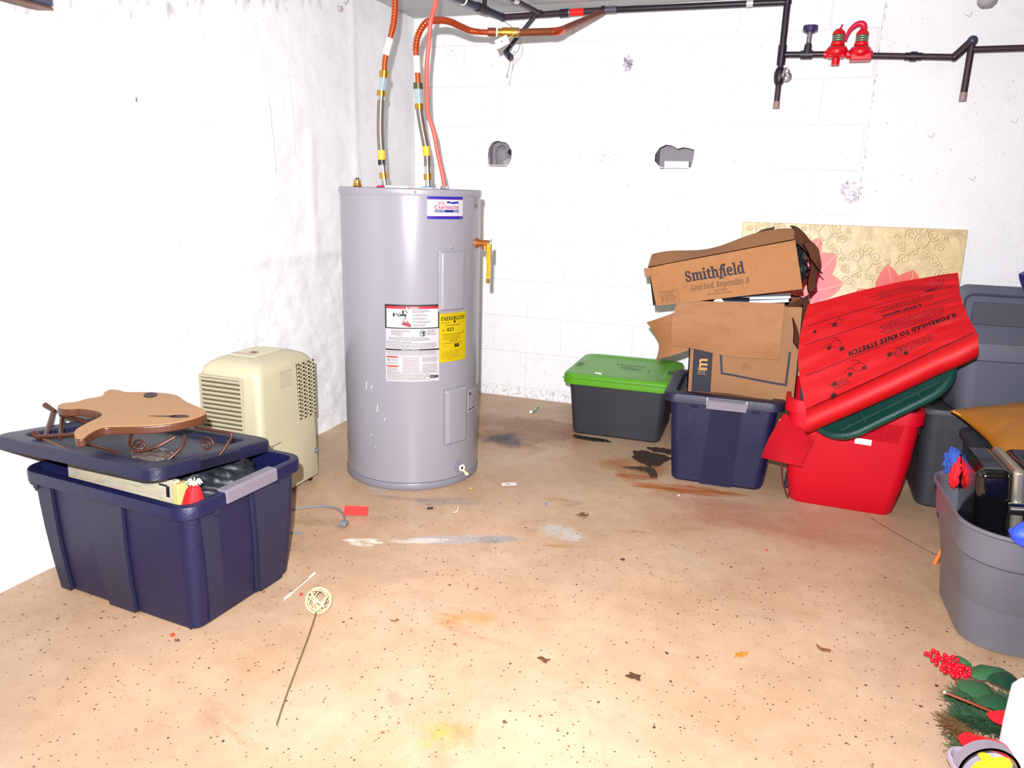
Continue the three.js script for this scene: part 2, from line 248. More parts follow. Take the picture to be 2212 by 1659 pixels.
// two places where the face of a block has been knocked in
const holes = [
  { x: 0.51, y: 1.345, pts: [[-0.068, -0.062], [-0.03, -0.066], [0.03, -0.066], [0.052, -0.058], [0.067, -0.02], [0.066, 0.018], [0.05, 0.045], [0.03, 0.06], [0.008, 0.062], [-0.012, 0.068], [-0.03, 0.066], [-0.05, 0.055], [-0.066, 0.028], [-0.071, -0.015]] },
  { x: 1.445, y: 1.337, pts: [[-0.07, -0.056], [-0.02, -0.06], [0.05, -0.06], [0.082, -0.05], [0.09, 0.0], [0.092, 0.036], [0.06, 0.044], [0.035, 0.048], [0.01, 0.04], [-0.02, 0.055], [-0.05, 0.06], [-0.08, 0.045], [-0.1, 0.015], [-0.1, -0.02], [-0.085, -0.035]] },
];
const CH = 0.2035, CY = 0.062, BW = 0.4, SEAM = 2.303; // course height, offset of the bed joints, block length
const wallBack = new THREE.Group(); wallBack.name = 'wall_back'; wallBack.userData.kind = 'structure'; scene.add(wallBack);
{
  const sh = new THREE.Shape([[-0.2, -0.02], [6.2, -0.02], [6.2, H + 0.05], [-0.2, H + 0.05]].map((q) => new THREE.Vector2(...q)));
  for (const h of holes) sh.holes.push(new THREE.Path(h.pts.map(([a, b]) => new THREE.Vector2(h.x + a, h.y + b)))); // behind the face shell
  part('mortar', extr(sh, 0.03, 0).translate(0, 0, -0.0325), mortarMat, wallBack);
  part('backing', [box(-0.2, 6.2, -0.02, H + 0.05, -0.35, -0.2)], concreteMat, wallBack);
  const J = 0.0045;
  for (let c = -1; c < 11; c++) {
    const y0 = Math.max(0, CY + c * CH), y1 = Math.min(H, CY + (c + 1) * CH); if (y1 - y0 < 0.03) continue;
    const off = ((c % 2) + 2) % 2 ? 0.093 : 0.093 + BW / 2;
    for (let b = -1; b < 8; b++) {
      let x0 = Math.max(0, off + b * BW), x1 = Math.min(SEAM, off + (b + 1) * BW); if (x1 - x0 < 0.03) continue;
      if (c === 6 && x0 > 1.4 && x0 < 1.6) continue; if (c === 6 && x0 > 1.0 && x0 < 1.2) x1 += BW; // one long block round the right hole
      const hit = holes.filter((h) => h.x + 0.11 > x0 && h.x - 0.11 < x1 && h.y + 0.07 > y0 && h.y - 0.07 < y1), dz = rr(-0.0008, 0.0008);
      const a0 = x0 + J / 2, a1 = x1 - J / 2, b0 = y0 + J / 2, b1 = y1 - J / 2;
      let g;
      if (hit.length) {
        // clip the hole outline to this block
        const s = new THREE.Shape([[a0, b0], [a1, b0], [a1, b1], [a0, b1]].map((q) => new THREE.Vector2(...q)));
        let ok = false;
        for (const h of hit) { const q = h.pts.map(([px, py]) => new THREE.Vector2(Math.min(a1 - 0.004, Math.max(a0 + 0.004, h.x + px)), Math.min(b1 - 0.004, Math.max(b0 + 0.004, h.y + py)))); const xs = q.map((e) => e.x), ys = q.map((e) => e.y); if (Math.max(...xs) - Math.min(...xs) > 0.012 && Math.max(...ys) - Math.min(...ys) > 0.012) { s.holes.push(new THREE.Path(q)); ok = true; } }
        g = ok ? extr(s, 0.03, 0).translate(0, 0, -0.03 + dz) : box(a0, a1, b0, b1, -0.03, dz);
      } else g = rbox(a1 - a0, b1 - b0, 0.03, 0.003, (a0 + a1) / 2, (b0 + b1) / 2, -0.015 + dz, 1);
      part('block', worldUV(g), blockMat, wallBack);
    }
  }
  part('concrete_panel', worldUV(rbox(6.1 - SEAM, H, 0.05, 0.003, (6.1 + SEAM) / 2, H / 2, -0.017)), blockMat, wallBack, 'smooth concrete to the right of the seam');
  for (const h of holes) {
    const w = 0.24, hh = 0.19, bx = [box(h.x - w / 2, h.x + w / 2, h.y - hh / 2, h.y + hh / 2, -0.17, -0.15), box(h.x - w / 2, h.x - w / 2 + 0.02, h.y - hh / 2, h.y + hh / 2, -0.15, -0.033), box(h.x + w / 2 - 0.02, h.x + w / 2, h.y - hh / 2, h.y + hh / 2, -0.15, -0.033), box(h.x - w / 2, h.x + w / 2, h.y - hh / 2, h.y - hh / 2 + 0.02, -0.15, -0.033), box(h.x - w / 2, h.x + w / 2, h.y + hh / 2 - 0.02, h.y + hh / 2, -0.15, -0.033)];
    part('cavity', bx, concreteMat, wallBack, 'raw concrete inside the broken block');
  }
  // broken lumps lying in the holes
  const lump = (x, y, z, sx, sy, sz, m) => { const g = new THREE.IcosahedronGeometry(1, 2), p = g.attributes.position; for (let i = 0; i < p.count; i++) { const q = V(p.getX(i), p.getY(i), p.getZ(i)), n = 1 + 0.35 * noise(q.x * 2 + x * 9, q.y * 2, q.z * 2); p.setXYZ(i, x + q.x * sx * n, y + q.y * sy * n, z + q.z * sz * n); } g.computeVertexNormals(); return part('rubble', g, m, wallBack); };
  const pale = mat(0xbdb6b4, 0.9);
  lump(0.535, 1.302, -0.07, 0.038, 0.026, 0.03, pale); lump(0.545, 1.362, -0.115, 0.035, 0.016, 0.02, M.greyDark); lump(0.475, 1.34, -0.125, 0.04, 0.06, 0.02, concreteMat); lump(0.47, 1.288, -0.05, 0.016, 0.01, 0.015, concreteMat);
  part('rubble', rbox(0.125, 0.04, 0.05, 0.005, 1.447, 1.302, -0.075), mat(0xe9e4de, 0.8), wallBack, 'pale brick end lying in the right hole');
}
struct('wall_right', box(6.0, 6.25, -0.02, H + 0.05, -0.3, 8.2), mat(0x8d8984, 0.8));
struct('wall_front', box(-0.25, 6.25, -0.02, H + 0.05, 8.0, 8.2), mat(0x8d8984, 0.8));
const ceilTex = noiseTex(512, (u, v) => { const n = 0.74 + 0.06 * fbm(u * 6, v * 6, 1, 4) + (rnd() - 0.5) * 0.03; return [n, n, n - 0.005]; }, true);
struct('ceiling', box(-0.25, 6.25, H, H + 0.15, -0.35, 8.2), mat(0xffffff, 0.85, { map: ceilTex }));

// ------------------------------------------------------------------ water heater
const HX = 0.612, HZ = 1.228, HR = 0.272, HH = 1.152, deg = Math.PI / 180;
{
  const g = thing('water_heater', 'tall grey cylindrical water heater with white and yellow labels in the corner', 'water heater', [HX, 0, HZ]);
  const on = (a, r = HR) => [Math.sin(a * deg) * r, Math.cos(a * deg) * r];
  const arc = (a0, a1, y0, y1, r, seg = 24) => { const c = new THREE.CylinderGeometry(r, r, y1 - y0, seg, 1, true, a0 * deg, (a1 - a0) * deg); return c.translate(0, (y0 + y1) / 2, 0); };
  part('tank', lathe([[0, 0.028], [HR - 0.002, 0.028], [HR, 0.034], [HR, HH - 0.024], [HR - 0.001, HH - 0.024]], 96), M.heater, g);
  part('base_ring', lathe([[0, 0], [HR - 0.006, 0], [HR + 0.003, 0.004], [HR + 0.004, 0.026], [HR - 0.004, 0.03]], 96), M.heaterEdge, g);
  part('top_cap', lathe([[HR - 0.002, HH - 0.026], [HR + 0.0035, HH - 0.026], [HR + 0.0035, HH - 0.005], [HR, HH], [HR - 0.03, HH - 0.001], [0, HH + 0.002]], 96), M.heater, g);
  for (const a of [-62, -15, 30.5, 81.5]) { const [x, z] = on(a, HR + 0.004); part('screw', new THREE.SphereGeometry(0.0042, 10, 6).translate(x, HH - 0.013, z), M.steel, g); }
  const [sx, sz] = on(23, HR + 0.004); part('screw', new THREE.SphereGeometry(0.004, 10, 6).translate(sx, 0.014, sz), M.steel, g);
  // curved access covers with softened edges
  const cover = (a0, a1, y0, y1) => {
    const nu = 20, nv = 24, am = (a0 + a1) / 2, aw = (a1 - a0) / 2;
    const geo = sheet((u, v) => { const a = lerp(a0, a1, u), y = lerp(y1, y0, v), e = Math.min(sstep(0, 0.12, Math.min(u, 1 - u)), sstep(0, 0.05, Math.min(v, 1 - v))), r = HR + 0.001 + 0.012 * e; return [Math.sin(a * deg) * r, y, Math.cos(a * deg) * r]; }, 28, 40, 0.003);
    const o = part('access_cover', geo, M.heater, g); const [x, z] = on(am, HR + 0.001);
    part('screw', new THREE.SphereGeometry(0.005, 10, 6).translate(x, y1 + 0.012, z), M.steel, o);
    const [x2, z2] = on(am - aw * 0.94, HR + 0.003); part('screw', new THREE.SphereGeometry(0.0035, 10, 6).translate(x2, y1 - 0.012, z2), M.steel, o);
  };
  cover(48.5, 73.5, 0.708, 0.932); cover(54, 77.8, 0.175, 0.402);
  const sticker = (name, a0, a1, y0, y1, tex, label, lift = 0.0012) => part(name, arc(a0, a1, y0, y1, HR + lift, 32), mat(0xb4b4b6, 0.5, { map: tex }), g, label);
  sticker('brand_sticker', 39.6, 71.5, 1.046, 1.126, canvas(640, 340, (x, w, h) => {
    x.fillStyle = '#fdfdff'; x.fillRect(0, 0, w, h); x.fillStyle = '#2a2fc0'; x.fillRect(0, 0, w, 40); x.fillRect(0, h - 40, w, 40); x.fillStyle = '#c81a9a'; x.fillRect(0, 40, w, 7); x.fillRect(0, h - 47, w, 7);
    x.fillStyle = '#e01a50'; x.font = 'bold 66px sans-serif'; x.fillText('U.S.', 172, 122); x.font = 'bold 86px sans-serif'; x.fillText('C', 116, 190); x.font = 'bold 62px sans-serif'; x.save(); x.translate(178, 188); x.scale(378 / x.measureText('RAFTMASTER').width, 1); x.fillText('RAFTMASTER', 0, 0); x.restore();
    x.fillStyle = '#26309a'; x.fillRect(122, 200, 434, 38); x.fillStyle = '#fff'; x.font = 'bold 31px sans-serif'; x.save(); x.translate(134, 231); x.scale(408 / x.measureText('WATER ✦ HEATERS').width, 1); x.fillText('WATER', 0, 0); x.fillText('✦', 160, 0); x.fillText('HEATERS', 200, 0); x.restore();
    x.fillStyle = '#2a3ab8'; x.beginPath(); x.moveTo(318, 82); x.bezierCurveTo(350, 60, 372, 74, 392, 78); x.bezierCurveTo(430, 92, 470, 66, 548, 74); x.lineTo(540, 106); x.bezierCurveTo(480, 96, 440, 118, 402, 112); x.lineTo(412, 100); x.bezierCurveTo(380, 98, 340, 96, 330, 112); x.lineTo(334, 96); x.fill();
    x.fillStyle = '#dde'; x.fillRect(570, h - 22, 44, 5);
  }), 'white logo sticker with blue bands');
  sticker('warning_label', 6.3, 49.3, 0.443, 0.736, canvas(900, 1300, (x, w, h) => {
    x.fillStyle = '#f7f3f2'; x.fillRect(0, 0, w, h); x.fillStyle = '#0e0c14'; x.fillRect(0, 0, w, 400); x.fillStyle = '#ee1836'; x.fillRect(24, 28, w - 44, 42); x.fillStyle = '#fbfbff'; x.fillRect(24, 70, w - 44, 312);
    x.fillStyle = '#fff'; x.beginPath(); x.moveTo(345, 64); x.lineTo(385, 64); x.lineTo(365, 32); x.fill(); x.font = 'bold 36px sans-serif'; x.fillText('DANGER', 405, 63);
    x.strokeStyle = '#b8a8a8'; x.lineWidth = 2; x.beginPath(); x.moveTo(436, 74); x.lineTo(440, 380); x.stroke();
    // taps, water and hand pictogram
    x.fillStyle = '#15131a'; for (const [a, b] of [[150, 170], [300, 120]]) { x.beginPath(); x.ellipse(a, b, 17, 34, 0, 0, 7); x.fill(); for (let i = 0; i < 3; i++) { x.beginPath(); x.ellipse(a + 36 + i * 17, b - 16 + i * 13, 6, 22, 0.2, 0, 7); x.fill(); } }
    x.lineWidth = 9; x.strokeStyle = '#15131a'; x.beginPath(); x.arc(260, 170, 34, 1.6, 4.9); x.stroke(); x.beginPath(); x.moveTo(245, 158); x.lineTo(330, 150); x.quadraticCurveTo(360, 152, 356, 205); x.lineTo(330, 205); x.lineTo(322, 190); x.lineTo(245, 190); x.fill();
    x.strokeStyle = '#f0a8b0'; x.lineWidth = 3; x.beginPath(); x.moveTo(120, 262); x.lineTo(400, 205); x.moveTo(130, 290); x.lineTo(360, 240); x.moveTo(130, 290); x.lineTo(250, 372); x.stroke(); x.fillStyle = '#f08a98'; x.fillRect(310, 215, 52, 28);
    x.fillStyle = '#c01830'; x.beginPath(); x.moveTo(428, 372); x.lineTo(425, 330); x.lineTo(390, 300); x.lineTo(366, 262); x.lineTo(356, 268); x.lineTo(376, 308); x.lineTo(332, 286); x.lineTo(300, 258); x.lineTo(294, 268); x.lineTo(326, 304); x.lineTo(276, 290); x.lineTo(272, 300); x.lineTo(322, 324); x.lineTo(268, 318); x.lineTo(268, 328); x.lineTo(330, 346); x.lineTo(380, 366); x.fill(); x.strokeStyle = '#2a0a12'; x.lineWidth = 3; x.stroke();
    for (const [y, n] of [[86, 3], [160, 2], [218, 2], [272, 2], [326, 2]]) smallPrint(x, 456, y, 300, n, 20, '#57474c', 0.45);
    x.strokeStyle = '#241820'; x.lineWidth = 3; x.strokeRect(4, 398, w - 8, 390); smallPrint(x, 100, 425, 90, 5, 18, '#6a5a5c'); smallPrint(x, 180, 425, 260, 2, 18, '#5a4a4e'); smallPrint(x, 180, 462, 130, 4, 17, '#8a6a6a'); smallPrint(x, 690, 420, 170, 5, 20, '#7a6a6a', 0.3);
    x.fillStyle = '#18141a'; x.beginPath(); x.arc(618, 476, 52, 0, 7); x.fill(); x.fillStyle = '#fff'; x.beginPath(); x.arc(618, 476, 41, 0, 7); x.fill(); x.fillStyle = '#18141a'; x.beginPath(); x.moveTo(592, 470); x.lineTo(625, 440); x.lineTo(656, 462); x.lineTo(640, 490); x.lineTo(650, 510); x.lineTo(616, 515); x.lineTo(625, 490); x.fill();
    smallPrint(x, 60, 545, 780, 3, 22, '#7a6a6c', 0.2); smallPrint(x, 22, 620, 420, 1, 22, '#3a2c30'); smallPrint(x, 22, 644, 850, 4, 23, '#8a7a7a', 0.1);
    x.fillStyle = '#120e14'; x.fillRect(6, 742, w - 10, 26); x.fillStyle = '#fff'; x.font = 'bold 22px sans-serif'; x.fillText('IMPORTANT / IMPORTANTE', 270, 763); smallPrint(x, 22, 782, 850, 3, 22, '#8a7676', 0.15); x.strokeStyle = '#3a2c30'; x.beginPath(); x.moveTo(4, 852); x.lineTo(w - 4, 846); x.stroke();
    x.fillStyle = '#f2442c'; x.fillRect(14, 868, 200, 24); x.fillRect(14, 1026, 200, 24); smallPrint(x, 60, 875, 110, 1, 24, '#b02a18'); smallPrint(x, 60, 1032, 110, 1, 24, '#b02a18');
    x.fillStyle = '#2a2024'; x.fillRect(34, 908, 12, 34); x.fillRect(52, 924, 12, 30); smallPrint(x, 80, 904, 150, 3, 19, '#a88a8a'); smallPrint(x, 18, 972, 220, 2, 20, '#a08484'); smallPrint(x, 20, 1062, 210, 1, 20, '#e0604a'); smallPrint(x, 18, 1084, 220, 4, 20, '#a08484');
    smallPrint(x, 285, 880, 290, 14, 19, '#b09292', 0.12); smallPrint(x, 610, 880, 270, 5, 19, '#8e7c7c', 0.12); smallPrint(x, 610, 1000, 270, 8, 19, '#9a8888', 0.15);
    x.strokeStyle = '#5a4a4e'; x.beginPath(); x.moveTo(18, 1152); x.lineTo(w - 14, 1140); x.stroke(); smallPrint(x, 20, 1166, 830, 5, 24, '#a08e8e', 0.25); x.fillStyle = '#3a343a'; x.beginPath(); x.roundRect(735, 1200, 150, 48, 14); x.fill(); x.fillStyle = '#e8e8ea'; x.font = 'bold 26px sans-serif'; x.fillText('ESM', 748, 1234); smallPrint(x, 812, 1218, 60, 1, 18, '#aaa');
  }), 'white instruction label with red danger heading');
  sticker('energy_label', 49.4, 76.2, 0.512, 0.7, canvas(512, 820, (x, w, h) => {
    x.fillStyle = '#ffe000'; x.fillRect(0, 0, w, h); x.fillStyle = '#1a1208'; x.font = 'bold 84px sans-serif'; x.save(); x.translate(28, 122); x.scale(460 / x.measureText('ENERGYGUIDE').width, 1.1); x.fillText('ENERGYGUIDE', 0, 0); x.restore(); x.fillRect(262, 60, 16, 90); x.beginPath(); x.moveTo(238, 140); x.lineTo(302, 140); x.lineTo(270, 178); x.fill();
    smallPrint(x, 40, 18, 430, 1, 18, '#b49a10'); smallPrint(x, 30, 150, 180, 2, 18, '#a88c10'); smallPrint(x, 330, 160, 150, 1, 18, '#a88c10'); smallPrint(x, 110, 200, 300, 1, 30, '#6a5808'); x.fillStyle = '#1a1208'; x.font = 'bold 50px sans-serif'; x.fillText('$', 54, 300); x.font = 'bold 82px sans-serif'; x.fillText('423', 122, 304); x.fillRect(40, 352, 436, 7); x.beginPath(); x.moveTo(446, 326); x.lineTo(474, 326); x.lineTo(460, 344); x.fill();
    smallPrint(x, 60, 376, 380, 4, 20, '#a88c10'); smallPrint(x, 170, 462, 200, 1, 30, '#6a5808'); smallPrint(x, 30, 500, 450, 1, 24, '#947a10'); x.fillStyle = '#2a2008'; x.fillRect(268, 526, 96, 56); x.fillStyle = '#b8a040'; x.fillRect(285, 546, 60, 8); smallPrint(x, 60, 548, 90, 1, 22, '#a88c10'); smallPrint(x, 410, 530, 40, 1, 22, '#a88c10'); smallPrint(x, 36, 630, 420, 6, 24, '#c8ac18', 0.3); smallPrint(x, 140, 772, 90, 1, 20, '#947a10');
  }), 'yellow energy price label', 0.002);
  sticker('rating_plate', 80, 113, 0.284, 0.375, canvas(320, 300, (x, w, h) => { x.fillStyle = '#e8e2e6'; x.fillRect(0, 0, w, h); smallPrint(x, 24, 20, 270, 12, 21, '#8a8288', 0.5); x.fillStyle = '#3a3a44'; x.beginPath(); x.arc(44, 50, 18, 0, 7); x.fill(); x.fillRect(20, 260, 120, 14); x.fillRect(270, 20, 26, 26); }), 'pale rating plate wrapped round the side');
  sticker('barcode_sticker', 88, 96, 1.082, 1.135, canvas(64, 200, (x, w, h) => { x.fillStyle = '#d8d4d8'; x.fillRect(0, 0, w, h); for (let y = 130; y < 190; y += 5) { x.fillStyle = '#3a363c'; x.fillRect(8, y, 48, rr(1, 4)); } smallPrint(x, 10, 20, 44, 6, 16, '#8a868a'); }), 'narrow barcode sticker');
  // relief valve with lever and yellow tag
  { const [x, z] = on(95.4), d = V(Math.sin(95.4 * deg), 0, Math.cos(95.4 * deg)), a = V(x, 0.953, z);
    const at = (t, y = 0) => a.clone().addScaledVector(d, t).add(V(0, y, 0));
    const v = part('relief_valve', [rod(at(-0.005), at(0.006), 0.02), rod(at(0.004), at(0.05), 0.0125), rod(at(0.033, 0.002), at(0.033, -0.024), 0.0105), hexnut(at(0.004), at(0.016), 0.0155)], M.bronze, g, 'brass relief valve on the upper side');
    part('lever', [rod(at(0.048), at(0.056), 0.009), along(rbox(0.009, 0.06, 0.003, 0.0014), at(0.058, 0.012), at(0.058, -0.04))], M.steel, v);
    const t0 = at(0.05, -0.004).add(V(0.004, 0, 0.016)); part('hang_tag', rbox(0.016, 0.15, 0.0012, 0.0005, t0.x, t0.y - 0.072, t0.z), mat(0xe8b800, 0.5, { map: canvas(64, 512, (c, w, h) => { c.fillStyle = '#ffe23a'; c.fillRect(0, 0, w, h); c.fillStyle = '#8a7a4a'; c.fillRect(0, 450, w, 62); smallPrint(c, 10, 40, 44, 30, 13, '#8a6a10', 0.4); }) }), v, 'yellow hanging warning tag'); }
  // drain valve
  { const [x, z] = on(69.1), d = V(Math.sin(62 * deg), 0, Math.cos(62 * deg)), a = V(x, 0.072, z), at = (t) => a.clone().addScaledVector(d, t);
    const v = part('drain_valve', [rod(at(-0.004), at(0.006), 0.023), rod(at(0.004), at(0.022), 0.011)], M.heaterEdge, g); const ringG = new THREE.TorusGeometry(0.0105, 0.0042, 10, 24).applyQuaternion(new THREE.Quaternion().setFromUnitVectors(V(0, 0, 1), d)).translate(at(0.024).x, 0.072, at(0.024).z);
    part('outlet', ringG, mat(0xe9e6cf, 0.4), v); part('bore', rod(at(0.0222), at(0.0228), 0.0085), M.dark, v); part('drain_knob', [rod(at(0.012).add(V(0.012, -0.014, -0.004)), at(0.016).add(V(0.022, -0.022, -0.004)), 0.005), rbox(0.016, 0.012, 0.006, 0.002, at(0.016).x + 0.024, 0.046, at(0.016).z - 0.004)], mat(0xd2cf9a, 0.4), v); }
  // fittings on the top
  const top = (x, z) => [x - HX, z - HZ];
  { const [x, z] = top(0.43, 1.322); part('anode_plug', [lathe([[0, HH], [0.016, HH], [0.016, HH + 0.012], [0, HH + 0.012]], 24).translate(x, 0, z), hexnut(V(x, HH + 0.012, z), V(x, HH + 0.026, z), 0.014)], M.brass, g); part('plug_tip', rod(V(x, HH + 0.026, z), V(x, HH + 0.034, z), 0.007), M.black, g); }
  { const [x, z] = top(0.525, 1.274); part('hot_collar', lathe([[0, HH], [0.036, HH], [0.03, HH + 0.007], [0, HH + 0.009]], 32).translate(x, 0, z), mat(0xd01a5a, 0.5), g, 'red plastic collar'); part('yellow_tab', rbox(0.034, 0.005, 0.02, 0.002, x + 0.045, HH + 0.004, z + 0.012), mat(0xf2c21a, 0.5), g); }
  { const [x, z] = top(0.672, 1.197); part('cold_collar', lathe([[0, HH], [0.034, HH], [0.028, HH + 0.007], [0, HH + 0.009]], 32).translate(x, 0, z), mat(0x3a86c8, 0.5), g, 'blue plastic collar'); }
  { const [x, z] = top(0.6, 1.29); part('junction_cover', [rbox(0.1, 0.009, 0.07, 0.003, x, HH + 0.004, z), rbox(0.09, 0.005, 0.05, 0.002, x + 0.085, HH + 0.002, z - 0.035)], mat(0xd9d5d6, 0.5), g); part('conduit_clamp', rbox(0.03, 0.012, 0.02, 0.003, 0.728 - HX, HH + 0.006, 1.168 - HZ), M.steel, g); }
  const scr = (a, y0, y1) => { const q0 = on(a, HR + 0.0005), q1 = on(a + 0.8, HR + 0.0005); return rod(V(q0[0], y0, q0[1]), V(q1[0], y1, q1[1]), 0.0013, 0.0008, 6); };
  for (const [a, b, c] of [[-13, 0.4, 0.43], [-7.6, 0.404, 0.418], [-2.6, 0.315, 0.345], [4, 0.283, 0.295], [-9, 0.215, 0.22], [-5, 0.17, 0.174]]) part('paint_scratch', scr(a, b, c), M.white, g);
}

// ------------------------------------------------------------------ water lines over the heater
{
  const g = thing('water_line', 'braided and corrugated copper water line rising straight from the red heater collar to the ceiling', 'pipe', [0.525, HH + 0.008, 1.274], 0, true);
  part('nipple', rod(V(0.525, HH + 0.006, 1.274), V(0.521, HH + 0.036, 1.276), 0.0115), M.steel, g);
  part('nut', hexnut(V(0.521, HH + 0.034, 1.276), V(0.519, HH + 0.056, 1.277), 0.016), M.brass, g);
  part('ferrule', rod(V(0.519, HH + 0.056, 1.277), V(0.517, HH + 0.09, 1.278), 0.0125), M.steel, g);
  part('braided_hose', tube([[0.517, HH + 0.085, 1.278], [0.514, 1.281, 1.279], [0.511, 1.365, 1.28], [0.515, 1.47, 1.278]], (t) => 0.0138 + 0.0004 * Math.sin(t * 260), 160, 14), M.braid, g);
  part('paper_band', rod(V(0.5145, 1.255, 1.279), V(0.5138, 1.29, 1.279), 0.0148, 0.0148), mat(0xd8b020, 0.5), g, 'yellow band'); part('paper_band', rod(V(0.5146, 1.236, 1.279), V(0.5145, 1.255, 1.279), 0.0148), M.black, g, 'black band');
  part('ferrule', rod(V(0.515, 1.465, 1.278), V(0.5165, 1.487, 1.277), 0.0125), M.steel, g);
  part('nut', hexnut(V(0.5165, 1.485, 1.277), V(0.518, 1.505, 1.277), 0.0175), M.brass, g); part('union', [rod(V(0.518, 1.503, 1.277), V(0.526, 1.553, 1.273), 0.0135)], M.clear, g); part('nut', hexnut(V(0.526, 1.55, 1.273), V(0.528, 1.574, 1.272), 0.0175), M.brass, g);
  part('copper_tube', tube([[0.528, 1.57, 1.272], [0.531, 1.612, 1.27], [0.541, 1.66, 1.265], [0.552, 1.7, 1.26], [0.562, 1.75, 1.254], [0.567, 1.82, 1.252], [0.568, H, 1.252]], (t) => (t < 0.3 ? 0.0105 : 0.0116 + 0.0013 * Math.sin(t * 280)), 260, 14), M.copper, g);
  part('white_label', tube([[0.534, 1.628, 1.2705], [0.541, 1.66, 1.2655], [0.549, 1.688, 1.262]], 0.0128, 12, 14, false), mat(0xf2d8c4, 0.6), g);
  const c = thing('water_line', 'copper water line arching from the blue heater collar towards the black pipe, with a brass valve', 'pipe', [0.672, HH + 0.008, 1.197], 0, true);
  part('nipple', rod(V(0.672, HH + 0.006, 1.197), V(0.671, HH + 0.036, 1.197), 0.0115), M.steel, c);
  part('nut', hexnut(V(0.671, HH + 0.034, 1.197), V(0.67, HH + 0.056, 1.198), 0.016), M.brass, c);
  part('ferrule', rod(V(0.67, HH + 0.056, 1.198), V(0.669, HH + 0.09, 1.198), 0.0125), M.steel, c);
  part('braided_hose', tube([[0.669, HH + 0.085, 1.198], [0.667, 1.287, 1.199], [0.655, 1.36, 1.206], [0.645, 1.42, 1.21], [0.643, 1.446, 1.212]], (t) => 0.0132 + 0.0004 * Math.sin(t * 260), 160, 14), M.braid, c);
  part('paper_band', rod(V(0.667, 1.275, 1.199), V(0.664, 1.31, 1.2005), 0.0142), mat(0xd8b020, 0.5), c, 'yellow band');
  part('nut', hexnut(V(0.643, 1.444, 1.212), V(0.642, 1.464, 1.212), 0.017), M.brass, c); part('union', rod(V(0.642, 1.462, 1.212), V(0.639, 1.52, 1.214), 0.0135), M.clear, c); part('nut', hexnut(V(0.639, 1.516, 1.214), V(0.639, 1.538, 1.214), 0.0175), mat(0x5a5636, 0.4, { metalness: 0.6 }), c);
  part('copper_tube', tube([[0.639, 1.535, 1.214], [0.636, 1.601, 1.215], [0.631, 1.655, 1.215], [0.633, 1.705, 1.2], [0.65, 1.753, 1.17], [0.673, 1.776, 1.1], [0.69, 1.782, 1.04], [0.7, 1.78, 0.96], [0.72, 1.776, 0.89], [0.77, 1.777, 0.85], [0.79, 1.778, 0.84]], (t) => (t < 0.18 ? 0.0105 : t > 0.9 ? 0.011 : 0.0116 + 0.0016 * Math.sin(t * 330)), 420, 14), M.copper, c);
  part('white_label', rod(V(0.6365, 1.572, 1.215), V(0.634, 1.632, 1.2155), 0.0122), mat(0xf2d8c4, 0.6), c);
  part('coupling', [rod(V(0.772, 1.778, 0.85), V(0.8, 1.779, 0.835), 0.0165)], M.oldCopper, c); part('coupling_band', rod(V(0.8, 1.779, 0.835), V(0.805, 1.779, 0.832), 0.0168), M.white, c);
  part('brass_valve', [rod(V(0.805, 1.779, 0.832), V(0.822, 1.78, 0.823), 0.0145), rod(V(0.822, 1.78, 0.823), V(0.88, 1.782, 0.795), 0.0185)], M.brass, c); part('coupling_band', rod(V(0.88, 1.782, 0.795), V(0.885, 1.782, 0.792), 0.0186), M.steel, c);
  part('copper_pipe', rod(V(0.885, 1.782, 0.792), V(1.012, 1.797, 0.706), 0.0148), M.oldCopper, c);
  part('copper_elbow', tube([[1.0, 1.7955, 0.714], [1.016, 1.798, 0.7], [1.026, 1.804, 0.682], [1.029, 1.812, 0.655]], 0.016, 24, 16), M.copper, c);
  part('copper_pipe', rod(V(1.027, 1.806, 0.675), V(1.066, 1.984, 0.14), 0.0148), M.oldCopper, c);
}
single('electrical_conduit', tube([[0.728, HH + 0.005, 1.168], [0.722, 1.2, 1.17], [0.704, 1.288, 1.18], [0.69, 1.372, 1.19], [0.672, 1.43, 1.198], [0.667, 1.48, 1.196], [0.664, 1.55, 1.194], [0.666, 1.61, 1.194], [0.678, 1.683, 1.2], [0.69, 1.75, 1.21], [0.702, 1.8, 1.2], [0.708, 1.86, 1.195], [0.71, H, 1.19]], (t) => 0.0082 * (1 + 0.05 * Math.sin(t * 30)), 160, 12), M.conduit, 'coral red cable hanging from the ceiling into the heater top', 'cable');

